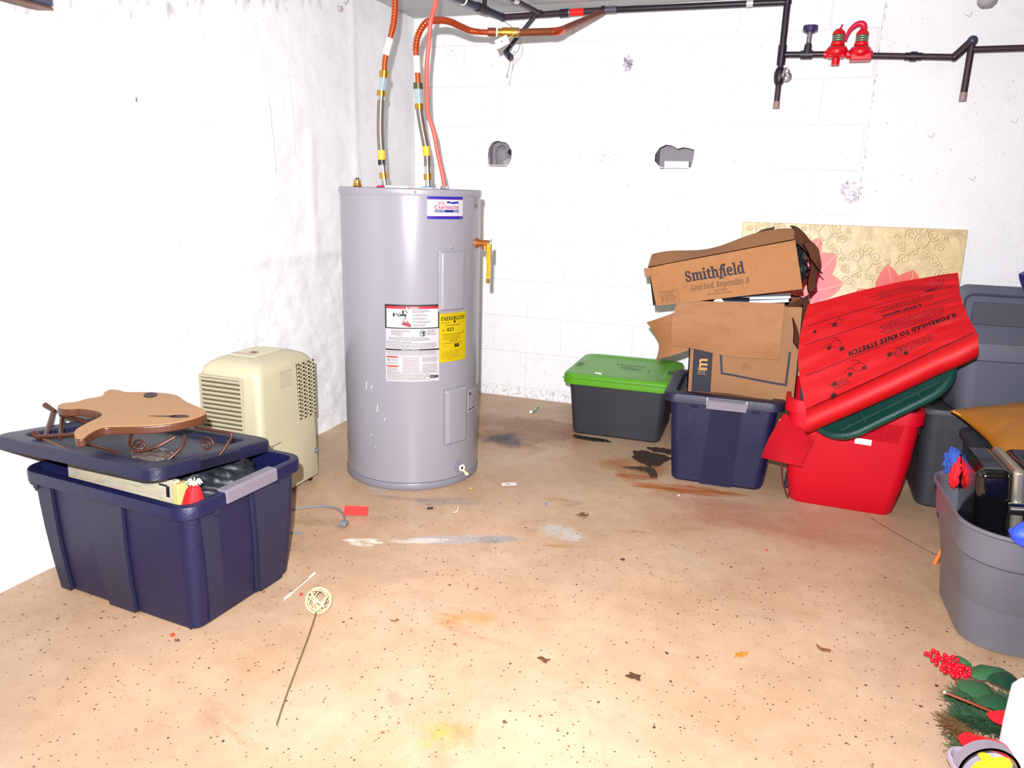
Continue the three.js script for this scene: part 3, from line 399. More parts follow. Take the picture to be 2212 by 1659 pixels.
// ------------------------------------------------------------------ black pipes under the ceiling and along the back wall
{
  const g = thing('gas_pipe', 'black iron pipe run under the ceiling with a drop and branch on the back wall', 'pipe', [1.9, 1.55, 0.12], 0, true);
  const seg = (a, b, r = 0.014, m = M.iron) => part('pipe', rod(V(...a), V(...b), r), m, g);
  const joint = (a, r, m = M.iron) => part('elbow', new THREE.SphereGeometry(r, 20, 14).translate(...a), m, g);
  const sleeve = (name, a, b, r, m = M.iron, label) => part(name, rod(V(...a), V(...b), r), m, g, label);
  seg([0.4, 1.992, 1.04], [0.56, 1.992, 0.13], 0.0165, mat(0x23263a, 0.4)); joint([0.56, 1.992, 0.13], 0.019);
  seg([0.56, 1.992, 0.13], [1.08, 2.0, 0.12], 0.0145, M.rust); seg([1.08, 2.0, 0.12], [1.9, 1.992, 0.12], 0.0135); joint([1.9, 1.992, 0.12], 0.0185);
  sleeve('pipe_hanger', [0.53, 2.005, 0.3], [0.53, H, 0.3], 0.011); sleeve('pipe_sleeve', [0.518, 1.992, 0.36], [0.532, 1.992, 0.28], 0.021);
  part('pipe_strap', [new THREE.TorusGeometry(0.02, 0.004, 8, 20).rotateY(-0.2).translate(0.498, 1.996, 0.48), rod(V(0.478, 1.996, 0.48), V(0.474, H, 0.48), 0.003), rod(V(0.516, 1.996, 0.48), V(0.518, H, 0.48), 0.003)], M.white, g, 'white pipe strap');
  seg([0.655, 1.998, 0.95], [0.76, 1.998, 0.14], 0.0105, M.rust); sleeve('coupling', [0.722, 1.998, 0.43], [0.728, 1.998, 0.39], 0.015, M.steel); joint([0.76, 1.998, 0.14], 0.015);
  sleeve('coupling', [0.855, 1.996, 0.122], [0.9, 1.997, 0.122], 0.019); sleeve('coupling', [0.9, 1.997, 0.122], [0.906, 1.997, 0.122], 0.0175, M.steel); sleeve('red_tape', [0.908, 1.997, 0.122], [0.975, 1.998, 0.121], 0.0165, M.tagRed, 'red warning tape');
  sleeve('coupling', [1.062, 2.0, 0.12], [1.078, 2.0, 0.12], 0.0195, M.black); sleeve('coupling', [1.078, 2.0, 0.12], [1.135, 2.0, 0.12], 0.0165, mat(0x77717f, 0.35, { metalness: 0.7 }));
  sleeve('pipe_strap', [1.727, 1.994, 0.12], [1.755, 1.994, 0.12], 0.0155, mat(0xd8d4d6, 0.4, { metalness: 0.3 }), 'light metal strap');
  // angled arm
  sleeve('pipe_arm', [0.735, 1.985, 0.15], [0.585, 1.826, 0.15], 0.0095); joint([0.585, 1.826, 0.15], 0.011); sleeve('pipe_arm', [0.585, 1.826, 0.15], [0.605, 1.812, 0.17], 0.011); sleeve('pipe_cap', [0.597, 1.818, 0.16], [0.632, 1.793, 0.2], 0.0155, mat(0x1d2038, 0.4));
  // drop, tee, valve
  seg([1.9, 1.992, 0.12], [1.9, 1.8, 0.12], 0.0145); sleeve('tee', [1.9, 1.815, 0.12], [1.9, 1.735, 0.12], 0.0185); seg([1.9, 1.76, 0.12], [1.9, 1.575, 0.12], 0.0125, M.rust);
  sleeve('pipe_cap', [1.9, 1.578, 0.12], [1.9, 1.55, 0.12], 0.0145, mat(0x9a7c74, 0.5));
  const valve = part('valve', [lathe([[0.0125, -0.04], [0.02, -0.03], [0.024, -0.012], [0.024, 0.012], [0.018, 0.03], [0.0125, 0.035]], 20).translate(1.9, 1.688, 0.12)], M.iron, g); part('valve_handle', [new THREE.TorusGeometry(0.026, 0.0042, 8, 24).rotateY(Math.PI / 2 - 0.5).translate(1.929, 1.692, 0.13), new THREE.TorusGeometry(0.02, 0.0035, 8, 20).rotateX(0.6).translate(1.93, 1.68, 0.14), rod(V(1.91, 1.69, 0.12), V(1.932, 1.69, 0.13), 0.006)], M.chrome, valve);
  // branch to the right
  seg([1.9, 1.776, 0.12], [2.09, 1.772, 0.12], 0.0125); seg([2.27, 1.76, 0.12], [2.585, 1.744, 0.12], 0.0125, M.rust);
  sleeve('coupling', [2.42, 1.752, 0.12], [2.445, 1.751, 0.12], 0.0195); sleeve('coupling', [2.4, 1.753, 0.12], [2.465, 1.75, 0.12], 0.0155);
  const st = part('shutoff_valve', [rod(V(1.98, 1.773, 0.12), V(2.03, 1.772, 0.12), 0.018), rod(V(2.006, 1.775, 0.12), V(2.007, 1.815, 0.12), 0.018, 0.015), rod(V(2.007, 1.812, 0.12), V(2.008, 1.87, 0.12), 0.0095)], mat(0x2a2830, 0.45), g); part('stem_wheel', [rod(V(2.008, 1.868, 0.12), V(2.0085, 1.89, 0.12), 0.031), rod(V(2.008, 1.862, 0.12), V(2.008, 1.87, 0.12), 0.02)], mat(0x342a58, 0.4), st); part('stem', rod(V(2.007, 1.82, 0.12), V(2.008, 1.866, 0.12), 0.0105), mat(0x8a868e, 0.35, { metalness: 0.6 }), st);
  joint([2.588, 1.744, 0.12], 0.0165); seg([2.588, 1.744, 0.12], [2.64, 1.8, 0.12], 0.0165, M.rust); joint([2.645, 1.805, 0.12], 0.0205, mat(0x3b3a52, 0.4));
  seg([2.645, 1.8, 0.12], [2.645, 1.6, 0.12], 0.0135, M.rust); sleeve('pipe_cap', [2.645, 1.603, 0.12], [2.645, 1.57, 0.12], 0.0145, mat(0x9a7f80, 0.5)); seg([2.652, 1.771, 0.12], [5.98, 1.765, 0.12], 0.0125, M.rust);
}
function regulator(x, y, z, label, withHook) {
  const g = thing('gas_regulator', label, 'regulator', [x, y, z], 0, false, 'red regulators on the back wall pipe');
  part('body', [lathe([[0, -0.016], [0.03, -0.016], [0.042, -0.006], [0.046, 0.008], [0.043, 0.02], [0.036, 0.03], [0, 0.034]], 28), rod(V(-0.052, 0, 0), V(0.05, 0, 0), 0.0145), rbox(0.07, 0.034, 0.06, 0.008, 0, 0, 0), withHook ? rbox(0.086, 0.03, 0.07, 0.006, 0.004, -0.012, 0) : rod(V(0, 0, 0), V(0, -0.046, 0), 0.0165)], M.regRed, g);
  part('bonnet', lathe([[0, 0.028], [0.03, 0.028], [0.0275, 0.046], [0.0255, 0.05], [0, 0.05]], 24), M.regRed, g);
  const r = []; for (let i = 0; i < 3; i++) r.push(lathe([[0, 0.05 + i * 0.009], [0.0245, 0.05 + i * 0.009], [0.026, 0.0545 + i * 0.009], [0.0245, 0.059 + i * 0.009], [0, 0.059 + i * 0.009]], 24));
  part('neck_rings', r, M.regDull, g, 'dull metal rings');
  part('cap', lathe([[0.026, 0.077], [0.025, 0.088], [0.016, 0.098], [0.006, 0.102], [0, 0.103]], 24), M.regRed, g);
  if (withHook) part('vent_hook', tube([[0.002, 0.095, 0], [0.0, 0.118, 0], [-0.02, 0.124, 0.002], [-0.045, 0.108, 0.004], [-0.06, 0.082, 0.006], [-0.066, 0.055, 0.008]], (t) => 0.0145 - 0.0085 * t, 40, 14), mat(0xd41240, 0.35), g, 'curved red vent spout');
  else part('cap_pin', rod(V(0.002, 0.1, 0), V(0.01, 0.12, 0), 0.004, 0.0025), mat(0xb8104a, 0.4), g);
  return g;
}
regulator(2.127, 1.77, 0.125, 'red gas regulator with a pointed cap, next to the black stem valve', false);
regulator(2.222, 1.765, 0.125, 'red gas regulator with a curved spout over its cap', true);
single('paper_tag', [rbox(0.055, 0.035, 0.0012, 0.0004).rotateZ(0.45).rotateY(0.25).translate(0.835, 1.738, 0.85), tube([[0.86, 1.75, 0.845], [0.875, 1.768, 0.83], [0.883, 1.785, 0.815]], 0.0008, 8, 6)], mat(0xf4f1ee, 0.6, { map: canvas(128, 80, (x, w, h) => { x.fillStyle = '#f8f6f4'; x.fillRect(0, 0, w, h); x.fillStyle = '#8a8680'; x.fillRect(54, 24, 14, 22); }) }), 'small white paper tag hanging from the brass valve', 'tag');
single('hanging_wire', [tube([[0.8, 1.84, 0.75], [0.86, 1.8, 0.79], [0.893, 1.775, 0.81], [0.9, 1.74, 0.81], [0.89, 1.71, 0.81], [0.865, 1.685, 0.81], [0.855, 1.655, 0.81], [0.847, 1.62, 0.81]], 0.0012, 60, 6), tube([[0.878, 1.71, 0.81], [0.862, 1.695, 0.81], [0.856, 1.67, 0.812]], 0.0012, 14, 6), new THREE.TorusGeometry(0.005, 0.0013, 6, 14).translate(0.845, 1.613, 0.81)], mat(0x6a5a54, 0.5, { metalness: 0.4 }), 'thin bent wire with a small loop dangling from the brass valve', 'wire');
single('wall_hook', [tube([[0.0, 1.985, 0.73], [0.03, 1.985, 0.73], [0.04, 1.965, 0.73], [0.028, 1.95, 0.73]], 0.006, 24, 10), rod(V(-0.01, 1.99, 0.73), V(0.008, 1.99, 0.73), 0.014), rod(V(-0.01, 1.93, 0.735), V(0.014, 1.928, 0.735), 0.012)], mat(0xb8aeb0, 0.4), 'small white hook fixed at the top of the left wall', 'hook');
{
  const g = thing('junction_box', 'dark slate metal box fixed high on the left wall at the frame edge', 'box', [0.0, 1.6, 2.5], 0, true);
  part('housing', rbox(0.06, 0.3, 0.5, 0.006, 0.025, 1.752, 2.5), mat(0x3a3c4a, 0.5), g); part('lid', rbox(0.012, 0.29, 0.49, 0.004, 0.06, 1.752, 2.5), mat(0x42445a, 0.5), g); part('bottom_lip', rbox(0.062, 0.005, 0.5, 0.002, 0.027, 1.601, 2.5), mat(0x6a4030, 0.5), g);
}
{
  const g = thing('ceiling_lamp_holder', 'grey rounded cap hanging at the ceiling above the far right pipe', 'lamp holder', [2.645, 1.9, 0.28], 0, true);
  part('cap', lathe([[0, 0], [0.02, 0.003], [0.034, 0.018], [0.036, 0.05], [0.03, 0.07]], 28).translate(2.645, 1.9, 0.28), mat(0xa8a2a6, 0.5), g); part('stem', rod(V(2.645, 1.965, 0.28), V(2.645, H, 0.28), 0.018), mat(0x9a9498, 0.5), g);
}
{
  const g = thing('ceiling_bulb', 'bare warm light bulb on the ceiling behind the viewpoint', 'light bulb', [2.6, H, 4.6]);
  part('socket', lathe([[0, 0], [0.05, 0], [0.045, -0.025], [0.022, -0.03], [0.02, -0.07], [0, -0.07]], 24), M.white, g); part('bulb', new THREE.SphereGeometry(0.035, 20, 16).translate(0, -0.1, 0), new THREE.MeshStandardMaterial({ color: 0xffffff, emissive: 0xffe6c4, emissiveIntensity: 2 }), g);
  ceilingBulb.position.set(2.6, H - 0.18, 4.6);
}

// ------------------------------------------------------------------ dehumidifier
{
  const g = thing('dehumidifier', 'cream boxy dehumidifier with louvred front, standing by the left wall', 'dehumidifier', [0.205, 0, 1.682]);
  const w = 0.266, d = 0.344;
  part('body', loft([[0.034, w - 0.02, d - 0.02, 0.012], [0.03, w - 0.02, d - 0.02, 0.012], [0.03, w, d, 0.02], [0.3, w - 0.002, d - 0.002, 0.026], [0.485, w - 0.006, d - 0.008, 0.03], [0.51, w - 0.014, d - 0.018, 0.032], [0.528, w - 0.04, d - 0.05, 0.036], [0.54, w - 0.085, d - 0.1, 0.036], [0.545, w - 0.14, d - 0.16, 0.03], [0.547, 0.03, 0.04, 0.01]].map((r) => r), 0.9, 8), M.cream, g);
  // front louvre: dark recess, frame and slats
  const fz = d / 2, lx = -0.027, lw = 0.172, y0 = 0.1, y1 = 0.482;
  part('louvre_recess', box(lx - lw / 2, lx + lw / 2, y0, y1, fz - 0.012, fz + 0.0005), M.creamDark, g);
  part('louvre_frame', [box(lx - lw / 2 - 0.008, lx - lw / 2, y0 - 0.008, y1 + 0.008, fz - 0.01, fz + 0.0065), box(lx + lw / 2, lx + lw / 2 + 0.008, y0 - 0.008, y1 + 0.008, fz - 0.01, fz + 0.0065), box(lx - lw / 2, lx + lw / 2, y1, y1 + 0.008, fz - 0.01, fz + 0.0065), box(lx - lw / 2, lx + lw / 2, y0 - 0.008, y0, fz - 0.01, fz + 0.0065)], M.cream, g);
  const slat = rbox(lw, 0.0085, 0.009, 0.002).rotateX(0.5);
  for (let y = y0 + 0.008; y < y1 - 0.004; y += 0.0166) { const o = part('slat', slat, M.cream, g); o.position.set(lx, y, fz + 0.002); }
  // side grille with slots
  const sx = w / 2, gy0 = 0.285, gy1 = 0.503, gz0 = -0.158, gz1 = -0.052;
  part('grille_panel', box(sx - 0.006, sx - 0.0005, gy0, gy1, gz0, gz1), M.creamDark, g);
  const bar = [];
  for (let r = 0; r <= 14; r++) bar.push(rbox(0.005, 0.0092, gz1 - gz0, 0.0015, sx, lerp(gy0 + 0.003, gy1 - 0.003, r / 14), (gz0 + gz1) / 2, 1));
  for (let c = 0; c < 4; c++) bar.push(box(sx - 0.003, sx + 0.0025, gy0, gy1, lerp(gz0, gz1 - 0.012, c / 3), lerp(gz0, gz1 - 0.012, c / 3) + 0.012));
  part('grille_bars', bar, M.cream, g);
  part('side_inset', [rbox(0.002, 0.055, 0.07, 0.0008, sx + 0.0006, 0.462, 0.02), rbox(0.004, 0.003, 0.075, 0.001, sx + 0.001, 0.492, 0.02)], M.cream, g, 'shallow grip recess');
  part('bucket_door', [rbox(0.002, 0.0022, 0.05, 0.0008, sx + 0.0005, 0.232, 0.09), rbox(0.002, 0.06, 0.0022, 0.0008, sx + 0.0005, 0.205, 0.115)], M.creamDark, g);
  part('round_badge', rod(V(sx, 0.132, -0.145), V(sx + 0.003, 0.132, -0.145), 0.011), mat(0x8a8f9a, 0.35, { metalness: 0.5 }), g); part('badge_bar', rbox(0.002, 0.004, 0.018, 0.001, sx + 0.0035, 0.133, -0.145), M.cream, g);
  part('control_plate', [rbox(0.12, 0.004, 0.16, 0.002, -0.01, 0.5475, 0.0)], mat(0xc9c3a0, 0.45), g); part('emblem', rbox(0.024, 0.002, 0.02, 0.001, 0.0, 0.5505, 0.02), mat(0x6a2a30, 0.5), g, 'dark red emblem'); part('control_print', rbox(0.085, 0.0015, 0.03, 0.0006, -0.02, 0.5502, 0.058), mat(0xb0aa98, 0.5), g);
  for (const [x, z] of [[-0.1, -0.14], [0.1, -0.14], [-0.1, 0.14], [0.1, 0.14]]) part('caster', [rod(V(x - 0.009, 0.015, z), V(x + 0.009, 0.015, z), 0.015), rbox(0.02, 0.014, 0.018, 0.003, x, 0.026, z)], M.black, g);
}

// ------------------------------------------------------------------ storage totes
// open tub: base w x d, widened to w1 x d1 under the rim, with a lip; every size in metres
function tub(w, d, w1, d1, h, r, lip, lipH, th = 0.004, bow = 0) {
  const mid = (t) => [lerp(w, w1, t) + bow * Math.sin(t * Math.PI), lerp(d, d1, t) + bow * Math.sin(t * Math.PI)];
  const rows = [[0.004, w - 0.03, d - 0.03, r * 0.7], [0, w - 0.03, d - 0.03, r * 0.7], [0, w - 0.016, d - 0.016, r * 0.8], [0.01, w, d, r * 0.9]];
  for (const t of [0.25, 0.5, 0.75]) rows.push([h * t, ...mid(t), r]);
  rows.push([h - lipH, w1, d1, r], [h - lipH, w1 + 2 * lip, d1 + 2 * lip, r + lip], [h - 0.006, w1 + 2 * lip, d1 + 2 * lip, r + lip], [h - 0.0015, w1 + 2 * lip - 0.003, d1 + 2 * lip - 0.003, r + lip], [h, w1 + 2 * lip - 0.01, d1 + 2 * lip - 0.01, r + lip], [h, w1 - 2 * th + 0.004, d1 - 2 * th + 0.004, r], [h - 0.006, w1 - 2 * th, d1 - 2 * th, r]);
  for (const t of [0.75, 0.5, 0.25]) { const [a, b] = mid(t); rows.push([h * t, a - 2 * th, b - 2 * th, r - th]); }
  rows.push([0.012, w - 2 * th - 0.01, d - 2 * th - 0.01, r * 0.8], [0.006, w - 0.04, d - 0.04, r * 0.6]);
  return loft(rows, 0.55, 7);
}
// snap-on lid, top face at y = 0, recess in the middle
function lidShell(w, d, r, skirt, edge, deep) {
  return loft([[-0.012 - deep, w - 2 * edge - 0.012, d - 2 * edge - 0.012, r * 0.5], [-0.008, w - 2 * edge + 0.004, d - 2 * edge + 0.004, r * 0.6], [-0.008, w - 0.012, d - 0.012, r], [-skirt, w - 0.008, d - 0.008, r], [-skirt, w, d, r], [-0.008, w, d, r], [-0.002, w - 0.006, d - 0.006, r], [0, w - 0.016, d - 0.016, r], [0, w - 2 * edge + 0.012, d - 2 * edge + 0.012, r * 0.7], [-0.004, w - 2 * edge, d - 2 * edge, r * 0.6], [-deep, w - 2 * edge - 0.012, d - 2 * edge - 0.012, r * 0.5], [-deep + 0.0005, 0.02, 0.02, 0.005]], 0.5, 7);
}
// raised upright strip on a tub wall; side 'z' faces +z, 'x' faces +x; u in metres from the middle
function stave(side, half0, half1, h0, h1, u0, u1, v0, v1, out, hTot, bow = 0) {
  const at = (u, y, o) => { const t = y / hTot, hf = lerp(half0, half1, t) + bow / 2 * Math.sin(t * Math.PI); return side === 'z' ? [u, y, hf + o] : side === 'x' ? [hf + o, y, -u] : [-u, y, -hf - o]; };
  const list = [], n = 5;
  for (let i = 0; i < n; i++) {
    const ta = i / n, tb = (i + 1) / n, ya = lerp(h0, h1, ta), yb = lerp(h0, h1, tb), a0 = lerp(u0, v0, ta), a1 = lerp(u1, v1, ta), b0 = lerp(u0, v0, tb), b1 = lerp(u1, v1, tb);
    list.push(hexa([at(a0, ya, -0.003), at(a1, ya, -0.003), at(a1, ya, out), at(a0, ya, out), at(b0, yb, -0.003), at(b1, yb, -0.003), at(b1, yb, out), at(b0, yb, out)]));
  }
  return join(list);
}
// grip: a bracket handle over the rim
const gripGeo = (len) => extr([[-0.004, 0.004], [0.022, 0.004], [0.028, -0.002], [0.028, -0.032], [0.021, -0.034], [0.02, -0.004], [-0.004, -0.004]], len, 0.002, 2).translate(0, 0, -len / 2);

// navy tote in the left foreground
{
  const g = thing('storage_tote', 'open navy blue storage tote overflowing in the left foreground', 'storage tote', [0.405, 0, 2.348], -0.075);
  const h = 0.372, bow = 0.012;
  part('tub', tub(0.54, 0.37, 0.59, 0.41, h, 0.036, 0.021, 0.034, 0.004, bow), M.navy, g);
  // stepped panels on the long and the short side
  for (const [a, b, c, d] of [[-0.245, -0.205, -0.262, -0.205], [-0.045, 0.055, -0.068, 0.072]]) part('side_panel', stave('z', 0.185, 0.205, 0.006, h - 0.036, a, b, c, d, 0.009, h, bow), M.navy, g);
  part('end_panel', stave('x', 0.27, 0.295, 0.006, h - 0.036, 0.045, 0.135, 0.022, 0.165, 0.007, h, bow), M.navy, g);
  part('end_rib', stave('x', 0.27, 0.295, 0.01, h - 0.036, 0.03, 0.04, 0.006, 0.016, 0.004, h, bow), M.navy, g);
  part('end_panel', stave('x', 0.27, 0.295, 0.012, h - 0.036, -0.14, -0.09, -0.165, -0.11, 0.003, h, bow), M.navy, g);
  part('handle', gripGeo(0.185).translate(0.2925, h + 0.003, 0.0), M.grip, g, 'grey plastic grip');
  part('rim_clip', [rbox(0.012, 0.02, 0.02, 0.003, 0.305, h - 0.042, 0.12), rbox(0.012, 0.02, 0.02, 0.003, 0.305, h - 0.042, -0.12), rbox(0.02, 0.02, 0.012, 0.003, -0.262, h - 0.045, 0.212)], M.navy, g);
  part('scuff', [rod(V(0.225, 0.115, 0.193), V(0.242, 0.122, 0.194), 0.0015, 0.0008, 6)], mat(0x8a4a2a, 0.7), g, 'orange scuff near the front corner');
}
{
  const g = thing('tote_lid', 'navy blue tote lid lying askew on top of the overflowing left tote', 'lid', [0.322, 0.44, 2.362], -0.05);
  g.rotation.x = -0.12;
  part('panel', lidShell(0.61, 0.44, 0.045, 0.034, 0.055, 0.022), M.navyLid, g);
  part('lid_notch', rbox(0.11, 0.02, 0.012, 0.003, -0.02, -0.02, -0.213), M.navyLid, g); part('lid_notch', rbox(0.014, 0.036, 0.15, 0.004, 0.298, -0.018, 0.0), M.navyLid, g);
  part('molded_mark', rbox(0.004, 0.001, 0.05, 0.0004, 0.27, 0.0008, 0.08), mat(0x3c3f70, 0.5), g);
}
// what sticks out of it
{
  const g = thing('picture_frame', 'pale silvered picture frame edge poking out under the askew navy lid', 'picture frame', [0.4, 0.18, 2.5], -0.09);
  const t = canvas(512, 128, (x, w, h) => { x.fillStyle = '#b4aa92'; x.fillRect(0, 0, w, h); for (let i = 0; i < 900; i++) { x.fillStyle = `rgba(${rr(90, 220)},${rr(90, 210)},${rr(80, 180)},0.18)`; x.fillRect(rnd() * w, rnd() * h, rr(4, 60), rr(1, 4)); } });
  const slab = (w2, h2, d2, x, y, z) => { const b = rbox(w2, h2, d2, 0.003, x, y, z); return b; };
  part('frame_front', slab(0.42, 0.235, 0.02, -0.015, 0.105, 0.0), mat(0xffffff, 0.5, { map: t }), g); part('frame_end', slab(0.02, 0.232, 0.036, 0.2, 0.1, -0.006), mat(0xc8a868, 0.6), g, 'bare wood end'); part('frame_print', [rbox(0.03, 0.005, 0.002, 0.001, 0.155, 0.205, 0.0105), rbox(0.012, 0.03, 0.002, 0.001, 0.172, 0.19, 0.0105)], M.dark, g);
  g.rotation.x = -0.06;
}
{
  const g = thing('bell_ornament', 'red velvet bell ornament tucked in the left tote beside the frame', 'ornament', [0.633, 0.3, 2.5]);
  const geo = lathe([[0, 0.004], [0.032, 0], [0.036, 0.006], [0.03, 0.03], [0.024, 0.06], [0.018, 0.085], [0.01, 0.096], [0, 0.1]], 24), p = geo.attributes.position; for (let i = 0; i < p.count; i++) { const a = Math.atan2(p.getZ(i), p.getX(i)), k = 1 + 0.09 * Math.sin(a * 5 + p.getY(i) * 30); p.setX(i, p.getX(i) * k); p.setZ(i, p.getZ(i) * k); } geo.computeVertexNormals();
  part('bell', geo, mat(0xc80a14, 0.7, { sheen: 1, sheenColor: new THREE.Color(0xff4040) }), g); const tuft = []; for (let i = 0; i < 14; i++) { const a = i / 14 * 6.28; tuft.push(tube([[0, 0.095, 0], [0.012 * Math.cos(a), 0.108 + 0.004 * Math.sin(i * 3), 0.012 * Math.sin(a)], [0.02 * Math.cos(a), 0.104, 0.02 * Math.sin(a)]], 0.0018, 8, 6)); } part('tassel', tuft, mat(0xd8d6b8, 0.8), g);
  g.rotation.z = -0.12;
}
// crumpled sheet helper: a bag-like lump
function crumple(cx, cy, cz, sx, sy, sz, k, amp, ph, detail = 26) {
  const g0 = new THREE.SphereGeometry(1, detail * 2, detail), p = g0.attributes.position;
  for (let i = 0; i < p.count; i++) { const q = V(p.getX(i), p.getY(i), p.getZ(i)), n = 1 + amp * (Math.abs(noise(q.x * k + ph, q.y * k, q.z * k)) * 2 - 0.5) + amp * 0.5 * (Math.abs(noise(q.x * k * 2.3, q.y * k * 2.3 + ph, q.z * k * 2.3)) * 2 - 0.5); p.setXYZ(i, cx + q.x * sx * n, cy + q.y * sy * n, cz + q.z * sz * n); }
  g0.computeVertexNormals(); return g0;
}
const bagMat = mat(0x24282c, 0.22, { bumpMap: fineBump, bumpScale: 0.0004 });
single('plastic_bag', crumple(0.5, 0.315, 2.31, 0.165, 0.075, 0.15, 3.2, 0.22, 4), bagMat, 'crinkled black plastic bag filling the back of the left tote', 'bag');
// little table with a hide-shaped top, lying on the lid
{
  const g = thing('accent_table', 'small table with a hide-shaped tan wooden top and brown metal frame on the navy lid', 'table', [0.27, 0.44, 2.36], 0, true);
  const out = [[0.135, 2.454], [0.168, 2.459], [0.199, 2.439], [0.257, 2.437], [0.295, 2.450], [0.317, 2.473], [0.326, 2.505], [0.339, 2.544], [0.352, 2.577], [0.382, 2.609], [0.414, 2.628], [0.424, 2.618], [0.413, 2.595], [0.398, 2.552], [0.401, 2.533], [0.430, 2.515], [0.482, 2.487], [0.531, 2.438], [0.552, 2.373], [0.544, 2.329], [0.503, 2.302], [0.420, 2.268], [0.329, 2.221], [0.253, 2.227], [0.174, 2.259], [0.150, 2.252], [0.115, 2.257], [0.125, 2.288], [0.152, 2.322], [0.138, 2.362], [0.138, 2.395], [0.119, 2.425]];
  const c = new THREE.CatmullRomCurve3(out.map(([x, z]) => V(x, 0, z)), true, 'centripetal').getPoints(140).map((q) => [q.x, -q.z]);
  const woodTex = canvas(512, 512, (x, w, h) => { x.fillStyle = '#a0764a'; x.fillRect(0, 0, w, h); for (let i = 0; i < 11000; i++) { const q = rnd(); x.fillStyle = q < 0.5 ? 'rgba(112,74,40,0.25)' : 'rgba(176,132,84,0.25)'; x.fillRect(rnd() * w, rnd() * h, rr(1, 5), rr(1, 2)); } });
  woodTex.repeat.set(3, 3);
  const ty = 0.506, tx = new THREE.Matrix4().makeRotationFromEuler(new THREE.Euler(-Math.PI / 2, 0, 0));
  part('table_top', extr(c, 0.0015, 0.0006).applyMatrix4(tx).translate(0, ty + 0.0235, 0), mat(0xffffff, 0.6, { map: woodTex }), g, 'tan wooden top face');
  part('top_edge', extr(c, 0.014, 0.004, 3).applyMatrix4(tx).translate(0, ty + 0.005, 0), mat(0x54301c, 0.4), g, 'dark stained rim');
  const oval = (cx, cz, a, b, rot) => { const pts = []; for (let i = 0; i < 28; i++) { const t = i / 28 * 6.283; const ex = Math.cos(t) * a, ez = Math.sin(t) * b; pts.push([cx + ex * Math.cos(rot) - ez * Math.sin(rot), -(cz + ex * Math.sin(rot) + ez * Math.cos(rot))]); } return extr(pts, 0.001, 0.0003).applyMatrix4(tx).translate(0, ty + 0.0258, 0); };
  const dk = mat(0x2a120c, 0.65); part('hand_hole', oval(0.272, 2.257, 0.03, 0.019, 0.75), dk, g, 'dark oval inlay'); part('inlay', [oval(0.505, 2.388, 0.026, 0.012, -0.4), extr([[0.43, -2.418], [0.5, -2.385], [0.495, -2.398]], 0.001, 0.0003).applyMatrix4(tx).translate(0, ty + 0.0258, 0)], dk, g, 'dark teardrop inlay');
  const metal = mat(0x4a2618, 0.4, { metalness: 0.3 });
  // wooden end frame at the left
  part('end_frame', [rod(V(0.07, 0.495, 2.42), V(0.17, 0.462, 2.53), 0.0065), rod(V(0.17, 0.462, 2.53), V(0.3, 0.458, 2.565), 0.0065), rod(V(0.03, 0.512, 2.41), V(0.075, 0.5, 2.415), 0.008, 0.005), rod(V(0.12, 0.495, 2.43), V(0.215, 0.468, 2.52), 0.006), rod(V(0.15, 0.468, 2.535), V(0.27, 0.48, 2.49), 0.006), rod(V(0.132, 0.475, 2.53), V(0.16, 0.462, 2.53), 0.0095, 0.0065), rod(V(0.12, 0.5, 2.435), V(0.3, 0.475, 2.42), 0.006), rod(V(0.21, 0.47, 2.5), V(0.31, 0.495, 2.46), 0.006)], metal, g, 'brown wooden end bars');
  part('wire_leg', [tube([[0.54, 0.5, 2.37], [0.6, 0.495, 2.36], [0.645, 0.488, 2.35], [0.638, 0.465, 2.36], [0.62, 0.432, 2.385], [0.57, 0.424, 2.42], [0.5, 0.426, 2.43], [0.45, 0.43, 2.42]], 0.0042, 60, 8), tube([[0.56, 0.5, 2.43], [0.57, 0.48, 2.45], [0.56, 0.455, 2.48], [0.535, 0.437, 2.51], [0.49, 0.43, 2.535], [0.44, 0.433, 2.53], [0.4, 0.444, 2.5], [0.32, 0.455, 2.5], [0.27, 0.46, 2.51]], 0.0042, 70, 8), tube([[0.42, 0.5, 2.47], [0.44, 0.475, 2.5], [0.48, 0.468, 2.51], [0.52, 0.48, 2.49], [0.55, 0.5, 2.45]], 0.004, 40, 8)], metal, g, 'bent brown wire leg');
  const sp = []; for (let i = 0; i <= 40; i++) { const t = i / 40, a = t * 9, r = 0.022 * (1 - t * 0.75); sp.push([0.6 + r * Math.cos(a), 0.468 + r * Math.sin(a), 2.395]); } const sp2 = sp.map(([x, y, z]) => [1.06 - x, y, z + 0.09]);
  part('wire_scroll', [tube(sp, 0.003, 60, 6), tube(sp2, 0.003, 60, 6)], metal, g);
  part('plastic_wrap', crumple(0.485, 0.445, 2.475, 0.06, 0.016, 0.04, 3, 0.3, 9, 16), mat(0x8a7a72, 0.12, { transmission: 0.7, thickness: 0 }), g, 'scrap of clear plastic under the top');
}

